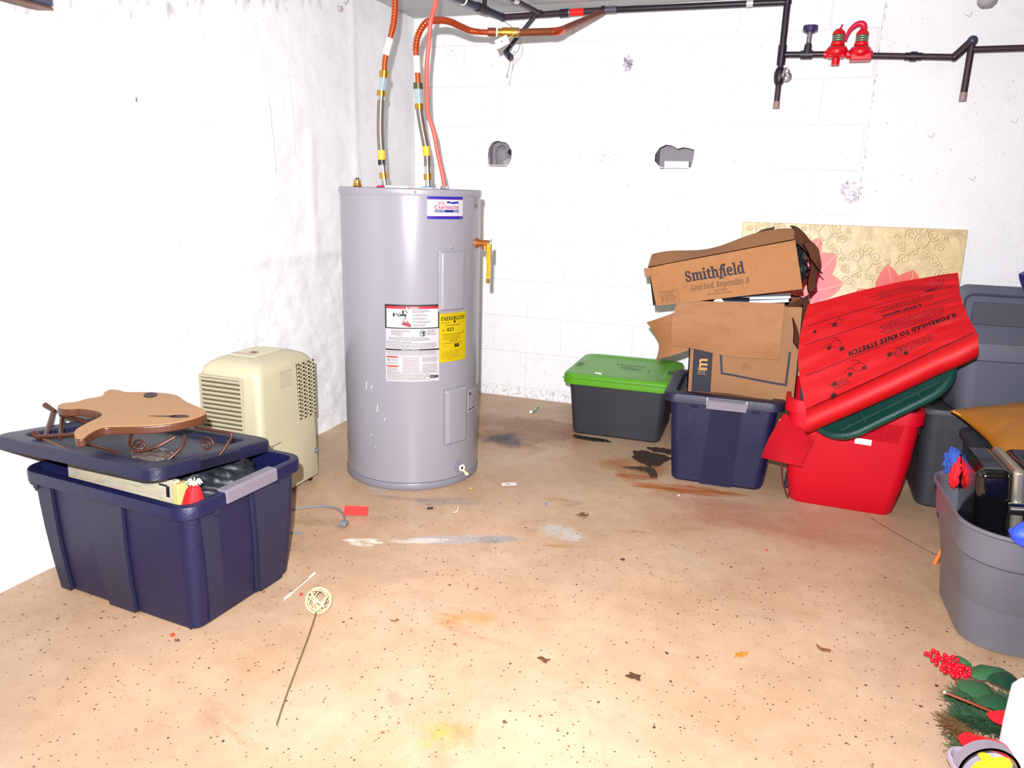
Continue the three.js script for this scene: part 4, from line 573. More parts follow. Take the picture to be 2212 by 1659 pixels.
// green-lidded tote by the back wall
{
  const g = thing('storage_tote', 'charcoal storage tote with a bright green lid by the back wall', 'storage tote', [1.325, 0, 0.29], 0.02);
  const h = 0.28;
  part('tub', tub(0.43, 0.42, 0.475, 0.465, h, 0.035, 0.012, 0.02), M.greyDark, g);
  const L = part('lid', loft([[0.262, 0.5, 0.49, 0.05], [0.262, 0.53, 0.52, 0.06], [0.28, 0.535, 0.525, 0.06], [0.302, 0.53, 0.52, 0.06], [0.31, 0.518, 0.508, 0.06], [0.313, 0.5, 0.49, 0.06], [0.314, 0.42, 0.42, 0.06], [0.309, 0.4, 0.4, 0.06], [0.308, 0.38, 0.36, 0.05], [0.31, 0.03, 0.03, 0.01]], 0.5, 8), M.green, g, 'bright green plastic lid');
  part('handle_hole', rbox(0.03, 0.003, 0.08, 0.0014, -0.226, 0.3135, 0.045), mat(0x1d5408, 0.5), L, 'dark slot for the hand'); part('handle_hole', rbox(0.03, 0.003, 0.08, 0.0014, 0.226, 0.3135, 0.045), mat(0x1d5408, 0.5), L);
  part('lid_bead', [tube([[-0.26, 0.292, 0.2615], [0.26, 0.292, 0.2615]], 0.0035, 4, 8), tube([[-0.25, 0.311, 0.23], [0.25, 0.311, 0.23]], 0.003, 4, 8)], M.green, L);
  const t = canvas(512, 256, (x, w, h2) => { x.clearRect(0, 0, w, h2); x.fillStyle = 'rgba(24,56,10,0.9)'; x.font = 'italic 74px serif'; x.save(); x.translate(40, 100); x.scale(1, 0.9); x.fillText('Christmas', 0, 0); x.restore(); x.font = 'italic 80px serif'; x.fillText('Village', 110, 190); });
  const al = canvas(512, 256, (x, w, h2) => { x.fillStyle = '#000'; x.fillRect(0, 0, w, h2); x.fillStyle = '#ccc'; x.font = 'italic 74px serif'; x.save(); x.translate(40, 100); x.scale(1, 0.9); x.fillText('Christmas', 0, 0); x.restore(); x.font = 'italic 80px serif'; x.fillText('Village', 110, 190); }, false);
  part('lettering', new THREE.PlaneGeometry(0.21, 0.19).rotateX(-Math.PI / 2).translate(0.03, 0.3122, -0.005), mat(0x16300a, 0.7, { alphaMap: al, transparent: true }), L, 'handwritten marker words');
  part('white_scrap', [rbox(0.03, 0.003, 0.016, 0.001, -0.1, 0.3145, 0.2), rbox(0.012, 0.003, 0.014, 0.001, -0.085, 0.3145, 0.216)], M.white, L, 'peeling white sticker remnant'); part('dirt_spot', rbox(0.008, 0.003, 0.008, 0.001, 0.12, 0.313, 0.05), M.dark, L);
}
// navy tote under the cardboard boxes
{
  const g = thing('storage_tote', 'navy blue lidded tote with a grey grip standing under two cardboard boxes', 'storage tote', [1.838, 0, 0.745], 0.03);
  const h = 0.372;
  part('tub', tub(0.362, 0.36, 0.42, 0.405, h, 0.035, 0.01, 0.02), M.navy, g);
  part('end_panel', stave('z', 0.18, 0.2025, 0.004, h - 0.03, -0.062, 0.064, -0.042, 0.078, 0.013, h), M.navy, g); part('end_panel', stave('x', 0.181, 0.21, 0.004, h - 0.03, -0.12, 0.1, -0.13, 0.11, 0.006, h), M.navy, g);
  const L = part('lid', lidShell(0.468, 0.455, 0.05, 0.036, 0.05, 0.014).translate(0, h + 0.012, 0), M.navyLid, g, 'navy lid with a shallow tray top');
  part('handle', gripGeo(0.15).rotateY(-Math.PI / 2).translate(0.015, h - 0.003, 0.208), M.grip, g, 'grey plastic grip'); for (const x of [-0.06, 0.09]) part('grip_pin', rbox(0.008, 0.03, 0.012, 0.002, x, h - 0.006, 0.228), mat(0x9a98a0, 0.4), g);
  for (const [x, z] of [[-0.11, 0.214], [0.125, 0.214]]) part('rim_clip', rbox(0.03, 0.016, 0.012, 0.003, x, h - 0.032, z), M.navy, g);
}

// ------------------------------------------------------------------ cardboard boxes
const cardPix = (x, w, h, base = [142, 98, 60]) => { x.fillStyle = `rgb(${base})`; x.fillRect(0, 0, w, h); for (let i = 0; i < w * h / 60; i++) { const q = rr(-22, 22); x.fillStyle = `rgba(${base[0] + q},${base[1] + q},${base[2] + q},0.3)`; x.fillRect(rnd() * w, rnd() * h, rr(1, 10), rr(1, 3)); } for (let i = 0; i < 40; i++) { x.fillStyle = `rgba(${base[0] - 40},${base[1] - 40},${base[2] - 36},0.06)`; x.beginPath(); x.ellipse(rnd() * w, rnd() * h, rr(10, 90), rr(4, 30), rnd() * 3, 0, 7); x.fill(); } };
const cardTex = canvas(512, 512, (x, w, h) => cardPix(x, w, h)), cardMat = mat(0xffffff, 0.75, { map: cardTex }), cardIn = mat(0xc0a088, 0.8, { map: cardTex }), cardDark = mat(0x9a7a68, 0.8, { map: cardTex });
{
  const g = thing('cardboard_box', 'open cardboard box with hanging flaps standing on the right navy tote', 'cardboard box', [1.89, 0.372, 0.72]);
  const hw = 0.205, y0 = 0.0, y1 = 0.36, fz = 0.165, bz = -0.17;
  const frontTex = canvas(1024, 900, (x, w, h) => { cardPix(x, w, h, [136, 96, 60]); x.fillStyle = '#23222c'; x.fillRect(40, 0, 190, h); x.save(); x.translate(185, 620); x.rotate(-Math.PI / 2); x.fillStyle = '#b88850'; x.font = 'bold 150px sans-serif'; x.fillText('m', -60, 0); x.restore(); smallPrint(x, 90, 640, 100, 6, 14, '#8a7450'); x.strokeStyle = '#2a2a34'; x.lineWidth = 22; x.beginPath(); x.moveTo(300, 420); x.lineTo(330, 690); x.lineTo(940, 740); x.lineTo(950, 420); x.stroke(); x.fillStyle = 'rgba(120,70,36,0.35)'; x.beginPath(); x.ellipse(560, 600, 50, 34, 0.3, 0, 7); x.fill(); });
  part('front_panel', sheet(patch([-hw, y1, fz], [hw, y1 + 0.02, fz], [-hw + 0.01, y0, fz - 0.01], [hw + 0.01, y0 + 0.012, fz], (u, v) => [0, 0.006 * Math.sin(u * 5) * v, 0.012 * Math.sin(u * Math.PI) * Math.sin(v * 3)]), 20, 16, 0.004), mat(0xffffff, 0.75, { map: frontTex }), g, 'front with a dark printed band and frame');
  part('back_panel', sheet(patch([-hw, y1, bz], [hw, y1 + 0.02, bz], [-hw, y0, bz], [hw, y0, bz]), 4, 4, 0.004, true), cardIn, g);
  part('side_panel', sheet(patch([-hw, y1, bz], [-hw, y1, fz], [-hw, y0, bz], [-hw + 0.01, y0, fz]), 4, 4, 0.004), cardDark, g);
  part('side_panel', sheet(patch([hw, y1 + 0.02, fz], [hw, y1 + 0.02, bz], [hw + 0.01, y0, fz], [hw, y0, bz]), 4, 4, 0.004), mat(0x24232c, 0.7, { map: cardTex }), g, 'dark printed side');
  part('bottom_panel', box(-hw, hw, 0, 0.005, bz, fz - 0.01), cardIn, g);
  // flaps
  part('flap', sheet((u, v) => { const x = lerp(lerp(-0.262, 0.14, u), lerp(-0.262, 0.145, u), v) + 0.014 * v * (1 - u) * 0 - 0.012 * (1 - u) * Math.sin(v * 3); return [x, lerp(lerp(0.373, 0.392, u), lerp(0.185, 0.168, u), v) + 0.006 * Math.sin(u * 7 + 1) * v, fz + 0.012 + 0.02 * Math.sin(v * 2.6) + 0.008 * Math.sin(u * 6 + v * 3) * v + 0.0035 * Math.abs(noise(u * 6, v * 4, 2))]; }, 30, 20, 0.004), cardMat, g, 'wide front flap folded down');
  part('flap', sheet(patch([-0.392, 0.262, 0.1], [-0.21, 0.352, 0.15], [-0.338, 0.11, 0.12], [-0.205, 0.175, 0.165], (u, v) => [0.03 * Math.sin(v * Math.PI) * (1 - u), 0, 0.02 * Math.sin(u * 3)]), 18, 14, 0.004), cardMat, g, 'left side flap sticking out');
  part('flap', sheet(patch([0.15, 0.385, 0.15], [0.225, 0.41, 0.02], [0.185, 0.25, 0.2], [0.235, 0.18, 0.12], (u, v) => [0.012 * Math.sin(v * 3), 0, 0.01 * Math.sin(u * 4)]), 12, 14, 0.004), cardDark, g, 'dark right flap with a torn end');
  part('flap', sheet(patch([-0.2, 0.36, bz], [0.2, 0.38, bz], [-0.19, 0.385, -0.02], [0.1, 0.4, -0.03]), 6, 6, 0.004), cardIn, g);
}
single('paper_sheets', [rbox(0.2, 0.012, 0.1, 0.002).rotateZ(0.12).translate(1.945, 0.757, 0.8), rbox(0.19, 0.01, 0.1, 0.002).rotateZ(0.1).translate(1.955, 0.772, 0.79)], mat(0xcfd6da, 0.6), 'stack of pale papers in the mouth of the open box', 'paper');
single('paper_corner', extr([[0, 0], [0.06, 0.004], [0.028, 0.034]], 0.002, 0.0005).translate(1.755, 0.738, 0.875), M.white, 'white paper corner peeking over the front flap', 'paper');
single('dark_bottle', rod(V(1.77, 0.748, 0.855), V(1.9, 0.752, 0.86), 0.018, 0.02, 24), mat(0x22202c, 0.25), 'dark bottle lying in the mouth of the open box', 'bottle');

{
  const tilt = 0.19, g = thing('cardboard_box', 'brown meat carton with black lettering lying tilted on top of the pile', 'cardboard box', [1.531, 0.716, 0.9]);
  g.rotation.z = tilt;
  const W = 0.57, D = 0.33, hl = 0.156, hr = 0.186;
  const tex = canvas(1536, 460, (x, w, h) => {
    cardPix(x, w, h, [148, 99, 54]);
    x.fillStyle = '#251a20'; x.font = 'bold 150px serif'; x.save(); x.translate(372, 232); const a = 'Smith', b = 'ield'; const tw = x.measureText(a + 'f' + b).width, sc = 640 / tw; x.scale(sc, 1.05); x.lineWidth = 6; x.strokeStyle = '#251a20'; x.fillText(a, 0, 0); x.strokeText(a, 0, 0); const wa = x.measureText(a).width; x.save(); x.font = 'italic bold 190px serif'; x.translate(wa - 22, 22); x.fillText('f', 0, 0); const wf = x.measureText('f').width; x.restore(); x.fillText(b, wa + wf * 0.58, 0); x.strokeText(b, wa + wf * 0.58, 0); x.restore();
    x.fillStyle = '#2c1812'; x.font = 'italic 84px serif'; x.save(); x.translate(405, 338); x.scale(622 / x.measureText('Good food. Responsibly.®').width, 1); x.fillText('Good food. Responsibly.®', 0, 0); x.restore();
    x.fillStyle = '#4e2418'; x.font = 'bold 24px sans-serif'; x.fillText('SMITHFIELD', 650, 378); x.fillText('SMITHFIELD, VA 23430', 575, 410);
    x.strokeStyle = '#523018'; x.lineWidth = 3; x.strokeRect(66, 300, 200, 140); smallPrint(x, 80, 308, 170, 2, 14, '#523018'); smallPrint(x, 108, 342, 150, 6, 15, '#5a3620', 0.3); x.fillStyle = '#523018'; x.fillRect(82, 350, 10, 70);
  });
  part('front_panel', sheet((u, v) => { const top = lerp(hl, hr, u); return [lerp(0.006, W - 0.004 - 0.012 * (1 - v), u) + (1 - u) * 0.016 * (v - 0.3) * 0.7, lerp(top, 0, v), 0.006 * Math.sin(u * Math.PI) + 0.003 * Math.sin(v * 5 + u * 4)]; }, 24, 12, 0.004), mat(0xffffff, 0.75, { map: tex }), g, 'front face with printed lettering');
  part('bottom_panel', sheet((u, v) => [lerp(0.01, W - 0.004, u), 0.002, lerp(-D, -0.002, v)], 4, 4, 0.004), cardIn, g);
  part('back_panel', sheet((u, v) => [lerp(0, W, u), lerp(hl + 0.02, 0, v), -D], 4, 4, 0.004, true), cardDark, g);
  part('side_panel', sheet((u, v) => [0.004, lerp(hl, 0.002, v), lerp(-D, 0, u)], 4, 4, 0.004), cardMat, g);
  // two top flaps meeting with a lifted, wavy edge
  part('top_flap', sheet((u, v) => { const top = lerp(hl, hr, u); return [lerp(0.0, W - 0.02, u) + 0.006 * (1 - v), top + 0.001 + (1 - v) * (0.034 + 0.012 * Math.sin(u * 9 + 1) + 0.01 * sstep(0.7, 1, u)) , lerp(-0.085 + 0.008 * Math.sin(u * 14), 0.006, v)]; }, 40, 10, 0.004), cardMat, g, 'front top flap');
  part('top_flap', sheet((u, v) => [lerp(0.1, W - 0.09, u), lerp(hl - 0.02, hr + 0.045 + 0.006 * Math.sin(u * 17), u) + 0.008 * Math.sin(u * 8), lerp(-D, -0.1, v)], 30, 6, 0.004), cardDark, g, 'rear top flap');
  part('flap_slot', rbox(0.085, 0.002, 0.005, 0.001).rotateZ(0.05).translate(0.36, hl + 0.031, -0.016), M.dark, g, 'torn slot'); part('flap_nick', rbox(0.02, 0.003, 0.004, 0.001, 0.1, hl + 0.014, -0.012), M.dark, g); part('flap_curl', rbox(0.03, 0.034, 0.004, 0.001, -0.002, hl - 0.018, 0.006), cardMat, g);
  // torn right end
  part('end_flap', sheet(patch([W - 0.03, hr + 0.05, -0.08], [W + 0.045, hr - 0.015, -0.14], [W - 0.02, hr - 0.01, 0.0], [W + 0.075, 0.05, -0.1], (u, v) => [0.012 * Math.sin(v * 6), 0.012 * Math.sin(u * 5), 0.02 * Math.sin(u * 3)]), 14, 14, 0.004), cardDark, g, 'torn brown end flap');
  part('end_flap', sheet(patch([W + 0.01, hr - 0.02, -0.03], [W + 0.05, hr - 0.03, -0.1], [W + 0.03, -0.025, -0.06], [W + 0.06, -0.01, -0.14], (u, v) => [0.014 * Math.sin(v * 5), 0, 0]), 10, 16, 0.004), cardIn, g, 'hanging strip of the torn end');
  part('liner_bag', crumple(W - 0.03, 0.08, -0.09, 0.05, 0.08, 0.075, 3, 0.35, 12, 18), bagMat, g, 'black plastic liner showing at the torn end');
}

// ------------------------------------------------------------------ painting leaning on the back wall
{
  const g = thing('canvas_print', 'gold damask canvas with red lilies leaning on the back wall', 'picture', [2.285, 0, 0.16]);
  const draw = (x, w, h, mode) => {
    const rnd2 = (() => { let s = 99; return () => { s = (s * 1664525 + 1013904223) >>> 0; return s / 4294967296; }; })();
    if (mode) { x.fillStyle = '#808080'; x.fillRect(0, 0, w, h); } else { x.fillStyle = '#dcc08a'; x.fillRect(0, 0, w, h); for (let i = 0; i < 2600; i++) { const q = rnd2(); x.fillStyle = q < 0.4 ? 'rgba(240,218,166,0.16)' : q < 0.75 ? 'rgba(180,156,112,0.13)' : 'rgba(120,104,90,0.1)'; x.beginPath(); x.ellipse(rnd2() * w, rnd2() * h, 6 + rnd2() * 60, 3 + rnd2() * 16, rnd2() * 3, 0, 7); x.fill(); } for (let i = 0; i < 260; i++) { x.fillStyle = 'rgba(96,84,80,0.2)'; x.fillRect(rnd2() * w, rnd2() * h, 2 + rnd2() * 10, 1 + rnd2() * 3); } }
    const scroll = (cx, cy, s, dir, turns = 1.6) => { x.beginPath(); for (let i = 0; i <= 40; i++) { const t = i / 40, a = dir * t * turns * 6.283 + 0.6, r = s * (1 - t * 0.85); x.lineTo(cx + Math.cos(a) * r * dir, cy + Math.sin(a) * r); } x.stroke(); };
    const ink = (dx, c, wd) => { x.save(); x.translate(dx, dx); x.strokeStyle = c; x.lineWidth = wd; for (const [cx, cy] of [[640, 170], [895, 40], [150, 30], [430, 20], [720, 430], [1010, 280]]) for (const m of [-1, 1]) { scroll(cx + m * 50, cy - 10, 34, m); scroll(cx + m * 88, cy + 52, 26, -m); scroll(cx + m * 26, cy + 84, 22, m, 1.2); scroll(cx + m * 70, cy + 118, 30, m); scroll(cx + m * 20, cy - 52, 20, -m, 1.1); scroll(cx + m * 112, cy + 4, 16, m, 1.2); x.beginPath(); x.moveTo(cx, cy - 80); x.quadraticCurveTo(cx + m * 34, cy - 56, cx + m * 12, cy - 20); x.quadraticCurveTo(cx + m * 60, cy + 20, cx + m * 8, cy + 60); x.quadraticCurveTo(cx + m * 70, cy + 90, cx + m * 110, cy + 150); x.stroke(); } x.restore(); };
    if (mode) ink(0, '#ffffff', 7); else { ink(2.5, 'rgba(140,106,60,0.55)', 4); ink(0, 'rgba(246,226,166,0.7)', 4); }
    const petal = (cx, cy, a, len, wd, c1, c2) => { x.save(); x.translate(cx, cy); x.rotate(a); if (mode) { x.fillStyle = '#808080'; } else { const gr = x.createLinearGradient(0, 0, len, 0); gr.addColorStop(0, c2); gr.addColorStop(0.4, c1); gr.addColorStop(1, c2); x.fillStyle = gr; } x.beginPath(); x.moveTo(0, 0); x.bezierCurveTo(len * 0.2, -wd, len * 0.75, -wd * 1.1, len, 0); x.bezierCurveTo(len * 0.75, wd, len * 0.25, wd * 0.8, 0, 0); x.fill(); if (!mode) { x.strokeStyle = 'rgba(255,214,170,0.65)'; x.lineWidth = 3; x.beginPath(); x.moveTo(10, 0); x.quadraticCurveTo(len * 0.5, wd * 0.3, len * 0.97, 0); x.stroke(); } x.restore(); };
    const lily = (cx, cy, s, r0) => { for (const [a, l, wd] of [[2.9, 230, 90], [-2.5, 240, 90], [1.9, 220, 90], [1.1, 240, 90], [0.55, 200, 80], [-1.85, 260, 84], [-1.2, 320, 92], [-0.78, 300, 118], [-0.2, 270, 112]]) petal(cx, cy, a + r0, l * s, wd * s, '#c81020', '#e0603c'); };
    lily(290, 360, 0.98, 0); lily(810, 500, 0.98, -0.55);
  };
  const w = 0.965, h = 1.045;
  const tex = canvas(1100, 1190, (x, a, b) => draw(x, a, b, false)), bump = canvas(1100, 1190, (x, a, b) => draw(x, a, b, true), false);
  g.rotation.x = -0.13;
  part('canvas_face', rbox(w - 0.004, h - 0.004, 0.004, 0.0015, 0, h / 2, 0.012), mat(0xffffff, 0.4, { map: tex, bumpMap: bump, bumpScale: 0.004 }), g);
  part('stretcher', [rbox(w, h, 0.022, 0.002, 0, h / 2, 0)], mat(0xc9b48a, 0.6), g);
}

// ------------------------------------------------------------------ red tote, green lid and exercise mat
{
  const g = thing('storage_tote', 'cracked bright red storage tote with a bent rim beneath the exercise mat', 'storage tote', [2.318, 0, 0.8], -0.03);
  const h = 0.42;
  part('tub', tub(0.372, 0.36, 0.45, 0.42, h, 0.05, 0.014, 0.05, 0.004, 0.02), M.red, g);
  part('rim_panel', stave('z', 0.18, 0.21, h - 0.12, h - 0.05, -0.12, 0.16, -0.13, 0.17, 0.007, h, 0.02), M.red, g);
  part('rim_recess', rbox(0.14, 0.022, 0.01, 0.003, 0.03, h - 0.095, 0.216), M.red, g);
  part('torn_flap', sheet(patch([-0.238, 0.345, 0.16], [-0.12, 0.27, 0.24], [-0.3, 0.165, 0.19], [-0.15, 0.18, 0.28], (u, v) => [-0.01 * Math.sin(v * 3), 0.012 * Math.sin(u * 3), 0.03 * Math.sin(u * Math.PI) * v + 0.02 * Math.sin(v * 3)]), 24, 18, 0.004), M.red, g, 'loose flap torn from the front left corner');
  part('crack', tube([[-0.185, 0.005, 0.16], [-0.205, 0.05, 0.172], [-0.222, 0.11, 0.168], [-0.228, 0.18, 0.15]], 0.0035, 20, 6), mat(0x5a0410, 0.6), g, 'dark crack up the left corner');
  part('paper_sticker', rbox(0.056, 0.022, 0.0015, 0.0005, 0.035, 0.295, 0.226).rotateZ(-0.03), M.white, g, 'small white sticker');
  part('rim_hole', rbox(0.004, 0.03, 0.022, 0.0015, 0.232, h - 0.085, 0.13), M.dark, g);
}
{
  const g = thing('tote_lid', 'dark green oval-cornered lid tilted over the red tote under the mat', 'lid', [2.36, 0.522, 0.985]);
  // lid lies on its long side: local x along the lid, local y its face
  { const ex = V(0.8, 0.6, 0).normalize(), up = V(-0.22, 0.55, -0.75), ey = up.clone().cross(ex).multiplyScalar(-1).normalize(); const ez = ex.clone().cross(ey); g.quaternion.setFromRotationMatrix(new THREE.Matrix4().makeBasis(ex, ey, ez)); }
  part('panel', loft([[-0.02, 0.4, 0.27, 0.08], [-0.012, 0.48, 0.35, 0.12], [-0.02, 0.508, 0.372, 0.13], [-0.006, 0.52, 0.384, 0.14], [0.004, 0.512, 0.376, 0.135], [0.008, 0.492, 0.358, 0.13], [0.002, 0.47, 0.335, 0.12], [-0.006, 0.44, 0.305, 0.1], [-0.009, 0.03, 0.03, 0.01]], 0.6, 10), M.greenLid, g);
  for (const x of [-0.09, 0.1]) part('stiffener', rbox(0.012, 0.01, 0.27, 0.004, x, -0.003, 0.02), M.greenLid, g);
  part('rim_bead', rbox(0.36, 0.01, 0.012, 0.004, 0, -0.001, 0.14), M.greenLid, g);
}
{
  const g = thing('plastic_tray', 'dark grey plastic tray standing inside the red tote behind the mat', 'tray', [2.19, 0.02, 0.9], 0.25);
  g.rotation.z = -0.08; part('panel', rbox(0.16, 0.46, 0.012, 0.005, 0, 0.24, 0), M.greyDark, g); part('rim', [rbox(0.17, 0.014, 0.024, 0.005, 0, 0.47, 0), rbox(0.012, 0.46, 0.024, 0.005, -0.08, 0.24, 0)], M.greyDark, g);
}
{
  const tex = canvas(1400, 1000, (x, w, h) => {
    x.fillStyle = '#b20610'; x.fillRect(0, 0, w, h); for (let i = 0; i < 5000; i++) { x.fillStyle = `rgba(${rr(110, 220)},${rr(0, 16)},${rr(0, 22)},0.12)`; x.fillRect(rnd() * w, rnd() * h, rr(1, 8), rr(1, 4)); }
    // printed upside down: the sheet is seen from its far end
    x.translate(w, h); x.rotate(Math.PI);
    const ink = '#2c0408'; x.fillStyle = ink; x.strokeStyle = ink;
    const line = (y) => { x.lineWidth = 5; x.beginPath(); x.moveTo(30, y); x.lineTo(w - 60, y); x.stroke(); };
    const head = (t, y, s, x0 = 120) => { x.font = `bold ${s}px sans-serif`; x.strokeStyle = x.fillStyle = '#1c0206'; x.lineWidth = 3; x.strokeText(t, x0, y); x.fillText(t, x0, y); };
    const bird = (cx, cy, s) => { x.save(); x.translate(cx, cy); x.scale(s, s); x.fillStyle = ink; for (let i = 0; i < 9; i++) { x.beginPath(); const a = i * 0.7; x.ellipse(Math.cos(a) * 9, Math.sin(a) * 7, 12, 3.4, a, 0, 7); x.fill(); } x.restore(); };
    const pose = (cx, cy, s) => { x.save(); x.translate(cx, cy); x.scale(s, s); x.lineWidth = 5; x.strokeStyle = '#52060e'; x.beginPath(); x.ellipse(0, 0, 46, 30, 0.3, 0, 7); x.moveTo(40, 10); x.quadraticCurveTo(90, 30, 120, -10); x.moveTo(-20, 26); x.quadraticCurveTo(0, 70, 50, 60); x.stroke(); x.restore(); };
    line(150); line(395); head('9.FOREHEAD TO KNEE STRETCH', 455, 60, 76); smallPrint(x, 150, 480, 560, 6, 20, '#52060e', 0.15); line(640); head('8. SEATED TWISTING', 680, 34, 320); smallPrint(x, 220, 706, 520, 4, 18, '#52060e', 0.2); line(800); head('7. COBRA', 838, 34, 140); smallPrint(x, 120, 856, 700, 5, 16, '#52060e', 0.2);
    bird(1010, 500, 1.3); bird(1120, 545, 1.1); pose(1060, 560, 1); bird(1260, 730, 1); bird(1080, 735, 1.3); pose(1050, 740, 1);
    for (const [a, b] of [[980, 270], [1120, 250], [860, 275], [520, 250], [640, 300]]) bird(a, b, 1.2); pose(900, 300, 1.1); pose(560, 270, 1); smallPrint(x, 300, 260, 320, 4, 20, '#52060e', 0.3); bird(1150, 165, 1.6); smallPrint(x, 1000, 210, 180, 3, 20, '#52060e');
  });
  const TL = [2.114, 0.756, 0.85], TR = [2.599, 0.909, 0.85], BL = [2.144, 0.41, 1.1], BR = [2.63, 0.742, 1.1], rad = 0.046;
  const base = (u, v) => { const k = [0, 1, 2].map((i) => lerp(lerp(TL[i], TR[i], u), lerp(BL[i], BR[i], u), v)); k[0] += -0.03 * Math.sin(v * Math.PI) * (1 - u) + 0.014 * Math.sin(v * Math.PI) * u * -1 ; k[1] += 0.012 * Math.sin(u * Math.PI) * (1 - v) + 0.004 * noise(u * 4, v * 9, 2) * u; k[2] += 0.012 * Math.sin(u * Math.PI) * v + 0.01 * u * u * noise(u * 2 + v * 3, v * 9 - u * 5, 1.7) + 0.005 * noise(u * 5, v * 8, 5); return k; };
  const geo = sheet((u, v) => {
    const f = 0.84; if (v < f) return base(u, v / f);
    // front edge rolled under in a half circle
    const p = base(u, 1), t = (v - f) / (1 - f), a = t * Math.PI * 1.05, nx = -0.18, ny = -0.32, R = rad;
    return [p[0] + 0.1 * R * (1 - Math.cos(a)), p[1] - R * (1 - Math.cos(a)) * 0.95, p[2] + R * Math.sin(a) * 1.0];
  }, 70, 90, 0.006);
  single('exercise_mat', geo, mat(0xffffff, 0.5, { map: tex, bumpMap: fineBump, bumpScale: 0.0003, specularIntensity: 0.6 }), 'red printed exercise mat draped over the red tote and green lid', 'mat');
}

// ------------------------------------------------------------------ grey totes at the right
{
  const g = thing('storage_tote', 'dark grey tote at the bottom of the right stack, beside the red tote', 'storage tote', [2.85, 0, 0.6], -0.02);
  part('tub', tub(0.5, 0.45, 0.56, 0.5, 0.395, 0.05, 0.008, 0.016), M.greyDark, g); part('lid', lidShell(0.6, 0.54, 0.055, 0.022, 0.05, 0.01).translate(0, 0.405, 0), M.greyDark, g);
}
{
  const g = thing('storage_tote', 'mid grey open tote stacked on the dark grey tote behind the mat', 'storage tote', [2.92, 0.398, 0.62], 0.12);
  part('tub', tub(0.55, 0.44, 0.64, 0.5, 0.275, 0.06, 0.02, 0.06), M.greyMid, g); part('handle_block', rbox(0.13, 0.06, 0.024, 0.008, 0.04, 0.19, 0.262), M.greyMid, g);
}
{
  const g = thing('tote_lid', 'grey tote lid standing upright inside the stacked open tote', 'lid', [2.96, 0.45, 0.46], 0.1);
  g.rotation.x = -0.1;
  part('panel', lidShell(0.56, 0.4, 0.05, 0.02, 0.04, 0.014).rotateX(Math.PI / 2).translate(0, 0.185, 0), M.greyMid, g); part('raised_panel', rbox(0.2, 0.09, 0.012, 0.004, -0.11, 0.27, -0.005), M.greyMid, g);
}
{
  const g = thing('boxed_item', 'blue and white carton with a dark edge on the right stack at the frame edge', 'box', [2.94, 0.835, 0.5], 0.4);
  g.rotation.z = 0.5; part('carton', rbox(0.14, 0.09, 0.12, 0.004, 0.06, 0.02, 0), mat(0x2a2870, 0.4), g); part('white_face', rbox(0.11, 0.002, 0.1, 0.0008, 0.07, 0.066, 0.0), M.white, g); part('foil_edge', rbox(0.142, 0.012, 0.122, 0.003, 0.06, -0.024, 0), mat(0x4a3a4a, 0.25, { metalness: 0.4 }), g);
}
{
  const g = thing('storage_tote', 'black-grey tote hidden under the tan cushion', 'storage tote', [2.93, 0, 1.13]);
  part('tub', tub(0.46, 0.32, 0.5, 0.37, 0.36, 0.04, 0.008, 0.016), M.greyDark, g); part('lid', lidShell(0.53, 0.4, 0.05, 0.02, 0.05, 0.01).translate(0, 0.37, 0), M.greyDark, g);
}
{
  const g = thing('throw_pillow', 'tan leather pillow with stitched seam at the right frame edge', 'pillow', [2.94, 0.462, 1.19], 0.18);
  const W = 0.3, D = 0.2, geo = (s) => sheet((u, v) => { const a = u * 2 - 1, b = v * 2 - 1, e = Math.pow(Math.max(0, 1 - Math.pow(Math.abs(a), 3)), 0.6) * Math.pow(Math.max(0, 1 - Math.pow(Math.abs(b), 3)), 0.6), pin = 1 - 0.1 * (1 - a * a) * Math.abs(b), pin2 = 1 - 0.1 * (1 - b * b) * Math.abs(a); return [a * W * pin2, s * (0.062 * e + 0.0005) + 0.003 * noise(a * 4, b * 4, s), b * D * pin]; }, 40, 30, 0.003, s < 0);
  const lea = mat(0x9c6218, 0.42, { bumpMap: fineBump, bumpScale: 0.0005 });
  part('top_panel', geo(1), lea, g); part('bottom_panel', geo(-1), lea, g);
  const seam = []; for (let i = 0; i <= 60; i++) { const t = i / 60 * 4, k = Math.floor(Math.min(3.999, t)), f = t - k, [a, b] = [[lerp(-1, 1, f), 1], [1, lerp(1, -1, f)], [lerp(1, -1, f), -1], [-1, lerp(-1, 1, f)]][k]; seam.push([a * W * (1 - 0.1 * (1 - b * b) * Math.abs(a)) * 0.985, 0.002, b * D * (1 - 0.1 * (1 - a * a) * Math.abs(b)) * 0.97]); }
  part('seam', tube(seam, 0.003, 160, 6), mat(0xe6a040, 0.6), g); g.rotation.z = 0.1; g.rotation.x = 0.12;
}
{
  const g = thing('storage_tote', 'light grey open tote in the right foreground holding a black suitcase', 'storage tote', [2.81, 0, 1.66], 0.03);
  const h = 0.36;
  part('tub', loft([[0.004, 0.46, 0.34, 0.08], [0, 0.46, 0.34, 0.08], [0.012, 0.5, 0.38, 0.1], [0.25, 0.55, 0.44, 0.11], [0.262, 0.575, 0.47, 0.115], [0.268, 0.585, 0.48, 0.12], [0.345, 0.6, 0.5, 0.125], [0.352, 0.618, 0.518, 0.13], [h, 0.618, 0.518, 0.13], [h, 0.606, 0.506, 0.125], [0.345, 0.59, 0.49, 0.12], [0.262, 0.568, 0.462, 0.11], [0.03, 0.49, 0.37, 0.1], [0.01, 0.46, 0.34, 0.08]], 0.5, 10), M.greyLight, g);
}
